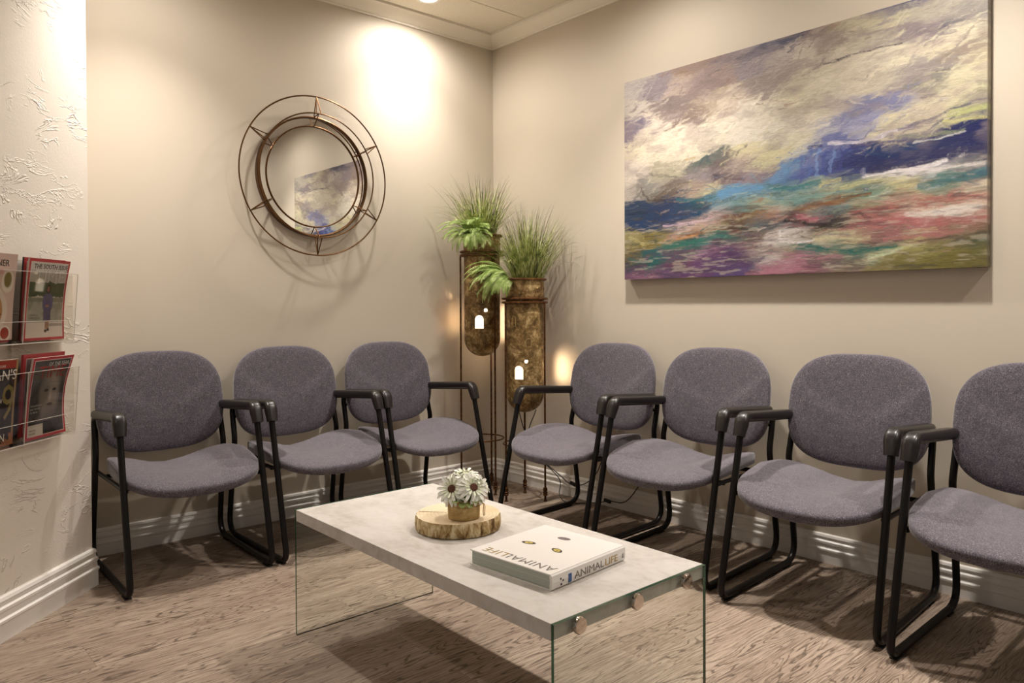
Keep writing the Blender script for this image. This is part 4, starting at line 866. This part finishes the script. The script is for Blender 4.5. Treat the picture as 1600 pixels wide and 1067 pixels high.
# magazines
MW, MH = .203, .268
def cover_image(fn, w_=102, h_=134):
    y_, x_ = np.mgrid[0:h_, 0:w_]; u = x_/(w_-1); v_ = y_/(h_-1); return fn(u, v_)
def put(a, m_, col): c = lin(col); m_ = np.clip(m_, 0, 1)[..., None]; a[:] = a*(1-m_)+c*m_
def ell(u, v_, cx_, cy_, rx, ry, s=.15): return np.clip((1-np.sqrt(((u-cx_)/rx)**2+((v_-cy_)/ry)**2))/s+.5, 0, 1)
def rec(u, v_, x0, x1, y0, y1): return ((u >= x0) & (u <= x1) & (v_ >= y0) & (v_ <= y1)).astype(float)
def frame_red(a, u, v_, t_=.035):
    put(a, 1-rec(u, v_, t_*1.25, 1-t_*1.25, t_, 1-t_), (176, 60, 64)); put(a, rec(u, v_, t_*1.25, 1-t_*1.25, t_, 1-t_)-rec(u, v_, t_*1.25+.012, 1-t_*1.25-.012, t_+.009, 1-t_-.009), (214, 196, 186))
def im_south(u, v_):
    a = np.zeros(u.shape+(3,)); put(a, u*0+1, (178, 172, 160)); n = vnoise(u.shape[1], u.shape[0], 9, 12, 5, 3)
    put(a, rec(u, v_, 0, 1, 0, .13), (190, 184, 176)); put(a, (np.abs(v_-.40+.05*n) < .09+.07*(vnoise(u.shape[1], u.shape[0], 7, 1, 8, 3)-.5))*1., (66, 78, 54)); put(a, rec(u, v_, 0, 1, .47, .78)*.8, (146, 144, 128)); put(a, rec(u, v_, 0, 1, .47, .52)*.6, (104, 108, 86))
    put(a, (n > .56)*rec(u, v_, 0, 1, .48, .75)*.4, (104, 104, 90)); put(a, rec(u, v_, 0, 1, .78, 1), (206, 192, 180)); put(a, rec(u, v_, .6, 1, .79, .83)*.6, (120, 110, 104))
    put(a, rec(u, v_, .5, .60, .74, .86), (150, 116, 92)); put(a, ell(u, v_, .52, .885, .035, .02), (50, 36, 34)); put(a, ell(u, v_, .58, .87, .03, .02), (50, 36, 34))
    put(a, rec(u, v_, .455, .64, .56, .755), (82, 74, 104)); put(a, ell(u, v_, .545, .52, .115, .12), (86, 80, 116)); put(a, ell(u, v_, .45, .53, .035, .09), (92, 86, 124)); put(a, ell(u, v_, .645, .53, .035, .09), (92, 86, 124)); put(a, ell(u, v_, .54, .575, .05, .018), (150, 108, 84))
    put(a, ell(u, v_, .54, .36, .062, .06), (38, 28, 26)); put(a, ell(u, v_, .54, .365, .034, .036), (140, 96, 76)); frame_red(a, u, v_); return a
def im_person(u, v_):
    a = np.zeros(u.shape+(3,)); n = vnoise(u.shape[1], u.shape[0], 6, 8, 15, 4); put(a, u*0+1, (58, 54, 50)); put(a, (n-.35)*1.2, (104, 98, 92))
    put(a, ell(u, v_, .56, .47, .25, .30, .5)*.85, (150, 138, 126)); put(a, ell(u, v_, .42, .42, .12, .2, .9)*.5, (84, 78, 72)); put(a, ell(u, v_, .46, .42, .055, .018, .6), (40, 34, 32)); put(a, ell(u, v_, .68, .42, .05, .018, .6), (40, 34, 32)); put(a, ell(u, v_, .58, .50, .035, .08, .9)*.6, (178, 166, 152)); put(a, ell(u, v_, .59, .60, .075, .018, .6), (70, 56, 52)); put(a, ell(u, v_, .58, .70, .15, .09, .9)*.5, (70, 64, 60))
    put(a, rec(u, v_, 0, 1, .80, 1), (30, 26, 24)); put(a, ((u-.5)*1.0+(v_-.8)*-1. > .1)*rec(u, v_, .4, 1, .8, 1)*.6, (74, 66, 60)); put(a, rec(u, v_, .03, .42, .82, .97), (206, 198, 184)); frame_red(a, u, v_); return a
def im_food(u, v_):
    a = np.zeros(u.shape+(3,)); put(a, u*0+1, (204, 178, 166)); put(a, ell(u, v_, .35, .66, .52, .34, .03), (214, 200, 186)); put(a, ell(u, v_, .35, .66, .42, .28, .03), (176, 128, 80)); put(a, ell(u, v_, .35, .66, .37, .24, .05), (206, 160, 90))
    for cx_, cy_ in ((.1, .55), (.35, .48), (.55, .58), (.2, .68), (.45, .72), (.62, .74), (.3, .84), (.55, .86)): put(a, ell(u, v_, cx_, cy_, .10, .07, .08), (222, 188, 112)); put(a, ell(u, v_, cx_, cy_, .07, .048, .1), (200, 150, 70))
    put(a, (np.abs(v_-.66-.1*(u-.35)) < .008)*ell(u, v_, .35, .66, .42, .28, .03), (120, 76, 44)); put(a, ell(u, v_, .84, .32, .13, .13, .06), (222, 210, 196)); put(a, ell(u, v_, .84, .30, .08, .09, .2), (120, 110, 56)); put(a, ell(u, v_, .84, .92, .12, .09, .06), (224, 214, 200)); put(a, ell(u, v_, .84, .92, .09, .07, .1), (150, 44, 26)); return a
def im_dark(u, v_):
    a = np.zeros(u.shape+(3,)); n = vnoise(u.shape[1], u.shape[0], 6, 8, 19, 3); put(a, u*0+1, (36, 30, 28)); put(a, (n > .6)*.4, (90, 60, 44)); put(a, rec(u, v_, 0, 1, 0, .10), (150, 50, 34)); put(a, 1-rec(u, v_, .03, .96, .012, .99), (150, 124, 86)); put(a, rec(u, v_, 0, 1, .86, 1)*(n > .45), (150, 96, 66)); return a
def im_red(u, v_):
    a = np.zeros(u.shape+(3,)); put(a, u*0+1, (110, 96, 92)); frame_red(a, u, v_, .05); return a
INK = {'white': simple('white_ink', (226, 220, 210), .4), 'black': BLK, 'red': simple('red_ink', (150, 40, 38), .4), 'gold': simple('olive_gold_ink', (132, 118, 66), .4), 'grey': simple('grey_ink', (120, 112, 104), .4), 'rose': simple('rose_ink', (214, 150, 140), .4), 'mist': simple('pale_ink', (196, 192, 184), .4)}
PAPER = simple('magazine_page_edges', (206, 190, 178), .7); REDP = simple('red_magazine_edge', (168, 60, 62), .5)
inks = list(INK)
def magazine(x, y, z, lean, bulge, fn, texts, label, thick=.005, skew=0., edge=None):
    """x = left edge in rack coordinates, z bottom"""
    R3 = Matrix.Rotation(RZ, 3, 'Z'); p = R3 @ Vector((x, y, 0)); mg = thing('magazine', label, 'magazine', (rackpt(0, 0, 0)[0]+p.x, rackpt(0, 0, 0)[1]+p.y, z), RZ, 'magazines in the acrylic rack')
    def bend(q, off=0.):     # q: x along width, z up ; y offset outward negative
        s = q.z/MH; t2 = q.x/MW
        return Vector((q.x+skew*(s-.5)*(1), q.y-bulge*math.sin(PI*min(1, max(0, s*1.0)))*(.3+.7*t2)*-1+lean*s*-1, q.z-.004*0))
    def mapf(u, v_):
        xx_ = u*MW; zz = (1-v_)*MH; s = zz/MH; t2 = xx_/MW
        return np.stack([xx_+skew*(s-.5), -thick-.0002+bulge*np.sin(PI*s)*(.3+.7*t2)-lean*s, zz], -1)
    colour_grid('front_cover', cover_image(fn), mapf, [M['print']], mg)
    bm = bmesh.new()
    if texts:
        for (s, ux, vz, size, ink, sxx) in texts:
            n_v = len(bm.verts); text_into(bm, s, size, Matrix.Translation((ux*MW, -thick-.0007, (1-vz)*MH)) @ Matrix.Rotation(PI/2, 4, 'X'), inks.index(ink)+1, .0001, None, 1., sxx)
        for q in np.arange(.004, MH, .004):          # slice the lettering so it can follow the curved sheet
            bmesh.ops.bisect_plane(bm, geom=bm.verts[:]+bm.edges[:]+bm.faces[:], plane_co=(0, 0, q), plane_no=(0, 0, 1), dist=1e-6)
        for v in bm.verts: v.co = bend(v.co.copy())
    n = 12; R_ = []
    n = 44
    for i in range(n+1):
        zz = MH*i/n; row = []
        for yy_ in (-thick, 0):
            for k in range(13): row.append(bm.verts.new(bend(Vector((MW*k/12, yy_, zz)))))
        R_.append(row)
    for A, B in zip(R_, R_[1:]):
        for k in range(12):
            bm.faces.new((A[k], A[k+1], B[k+1], B[k])); bm.faces.new((A[13+k+1], A[13+k], B[13+k], B[13+k+1]))
        bm.faces.new((A[0], B[0], B[13], A[13])); bm.faces.new((A[12], A[25], B[25], B[12]))
    for row in (R_[0], R_[-1]):
        for k in range(12): bm.faces.new((row[k], row[k+1], row[13+k+1], row[13+k]))
    fin('pages', bm, [edge or PAPER]+[INK[k] for k in inks], mg)
    return mg
Z1, Z0 = .940, .616
magazine(-.402, -.030, Z1, .028, .010, im_south, [('THE SOUTH ISSUE', .12, .115, .0215, 'black', .98), ('TIME', .16, .285, .060, 'mist', 1.18), ('CHANGE IS', .10, .70, .009, 'grey', 1), ('A MATTER OF', .10, .735, .009, 'grey', 1)], 'magazine with red border and woman in a lilac dress, upper right pocket', .006)
magazine(-.398, -.016, Z1+.004, .020, .004, im_red, [], 'magazine with dark cover tucked behind the lilac dress one, upper pocket', .006, edge=BLK)
magazine(-.400, -.032, Z0, .030, .020, im_person, [('OF THE YEAR', .40, .115, .019, 'mist', .9), ('TIME', .18, .26, .058, 'red', 1.15), ('THE GUARDIANS', .08, .60, .0075, 'mist', 1), ('AND THE WAR', .08, .64, .0075, 'mist', 1), ('ON TRUTH', .08, .68, .0075, 'mist', 1), ('FOR THE', .08, .90, .008, 'grey', 1), ('RECORD', .08, .94, .008, 'grey', 1)], 'magazine with red border and grey close-up face, lower right pocket', .007, .008)
magazine(-.404, -.014, Z0+.012, .018, .004, im_red, [], 'red edged magazine tucked behind the grey face one, lower pocket', .008, edge=REDP)
magazine(-.655, -.030, Z1+.008, .026, .004, im_food, [('CONTAINER', .05, .145, .0285, 'black', .98), ('BURGER', .28, .24, .025, 'rose', 1.)], 'pink food magazine with a sliced citrus tart, upper left pocket', .006)
magazine(-.650, -.014, Z1, .016, .003, im_red, [], 'magazine standing behind the pink food one, upper left pocket', .007, edge=REDP)
magazine(-.658, -.030, Z0+.004, .026, .004, im_dark, [('BEST BOOKS', .45, .085, .010, 'white', 1), ("MAN'S", .34, .235, .045, 'white', 1.02), ('19', .40, .70, .16, 'gold', .75), ('NEW', .50, .50, .02, 'white', 1), ('STORIES OF THE YEAR', .1, .80, .010, 'mist', 1.1), ('LATIN', .40, .95, .034, 'white', .9)], 'dark magazine with a tall olive number 19, lower left pocket', .006)
magazine(-.652, -.014, Z0, .016, .003, im_red, [], 'red bordered magazine standing behind the number 19 one', .009, edge=REDP)
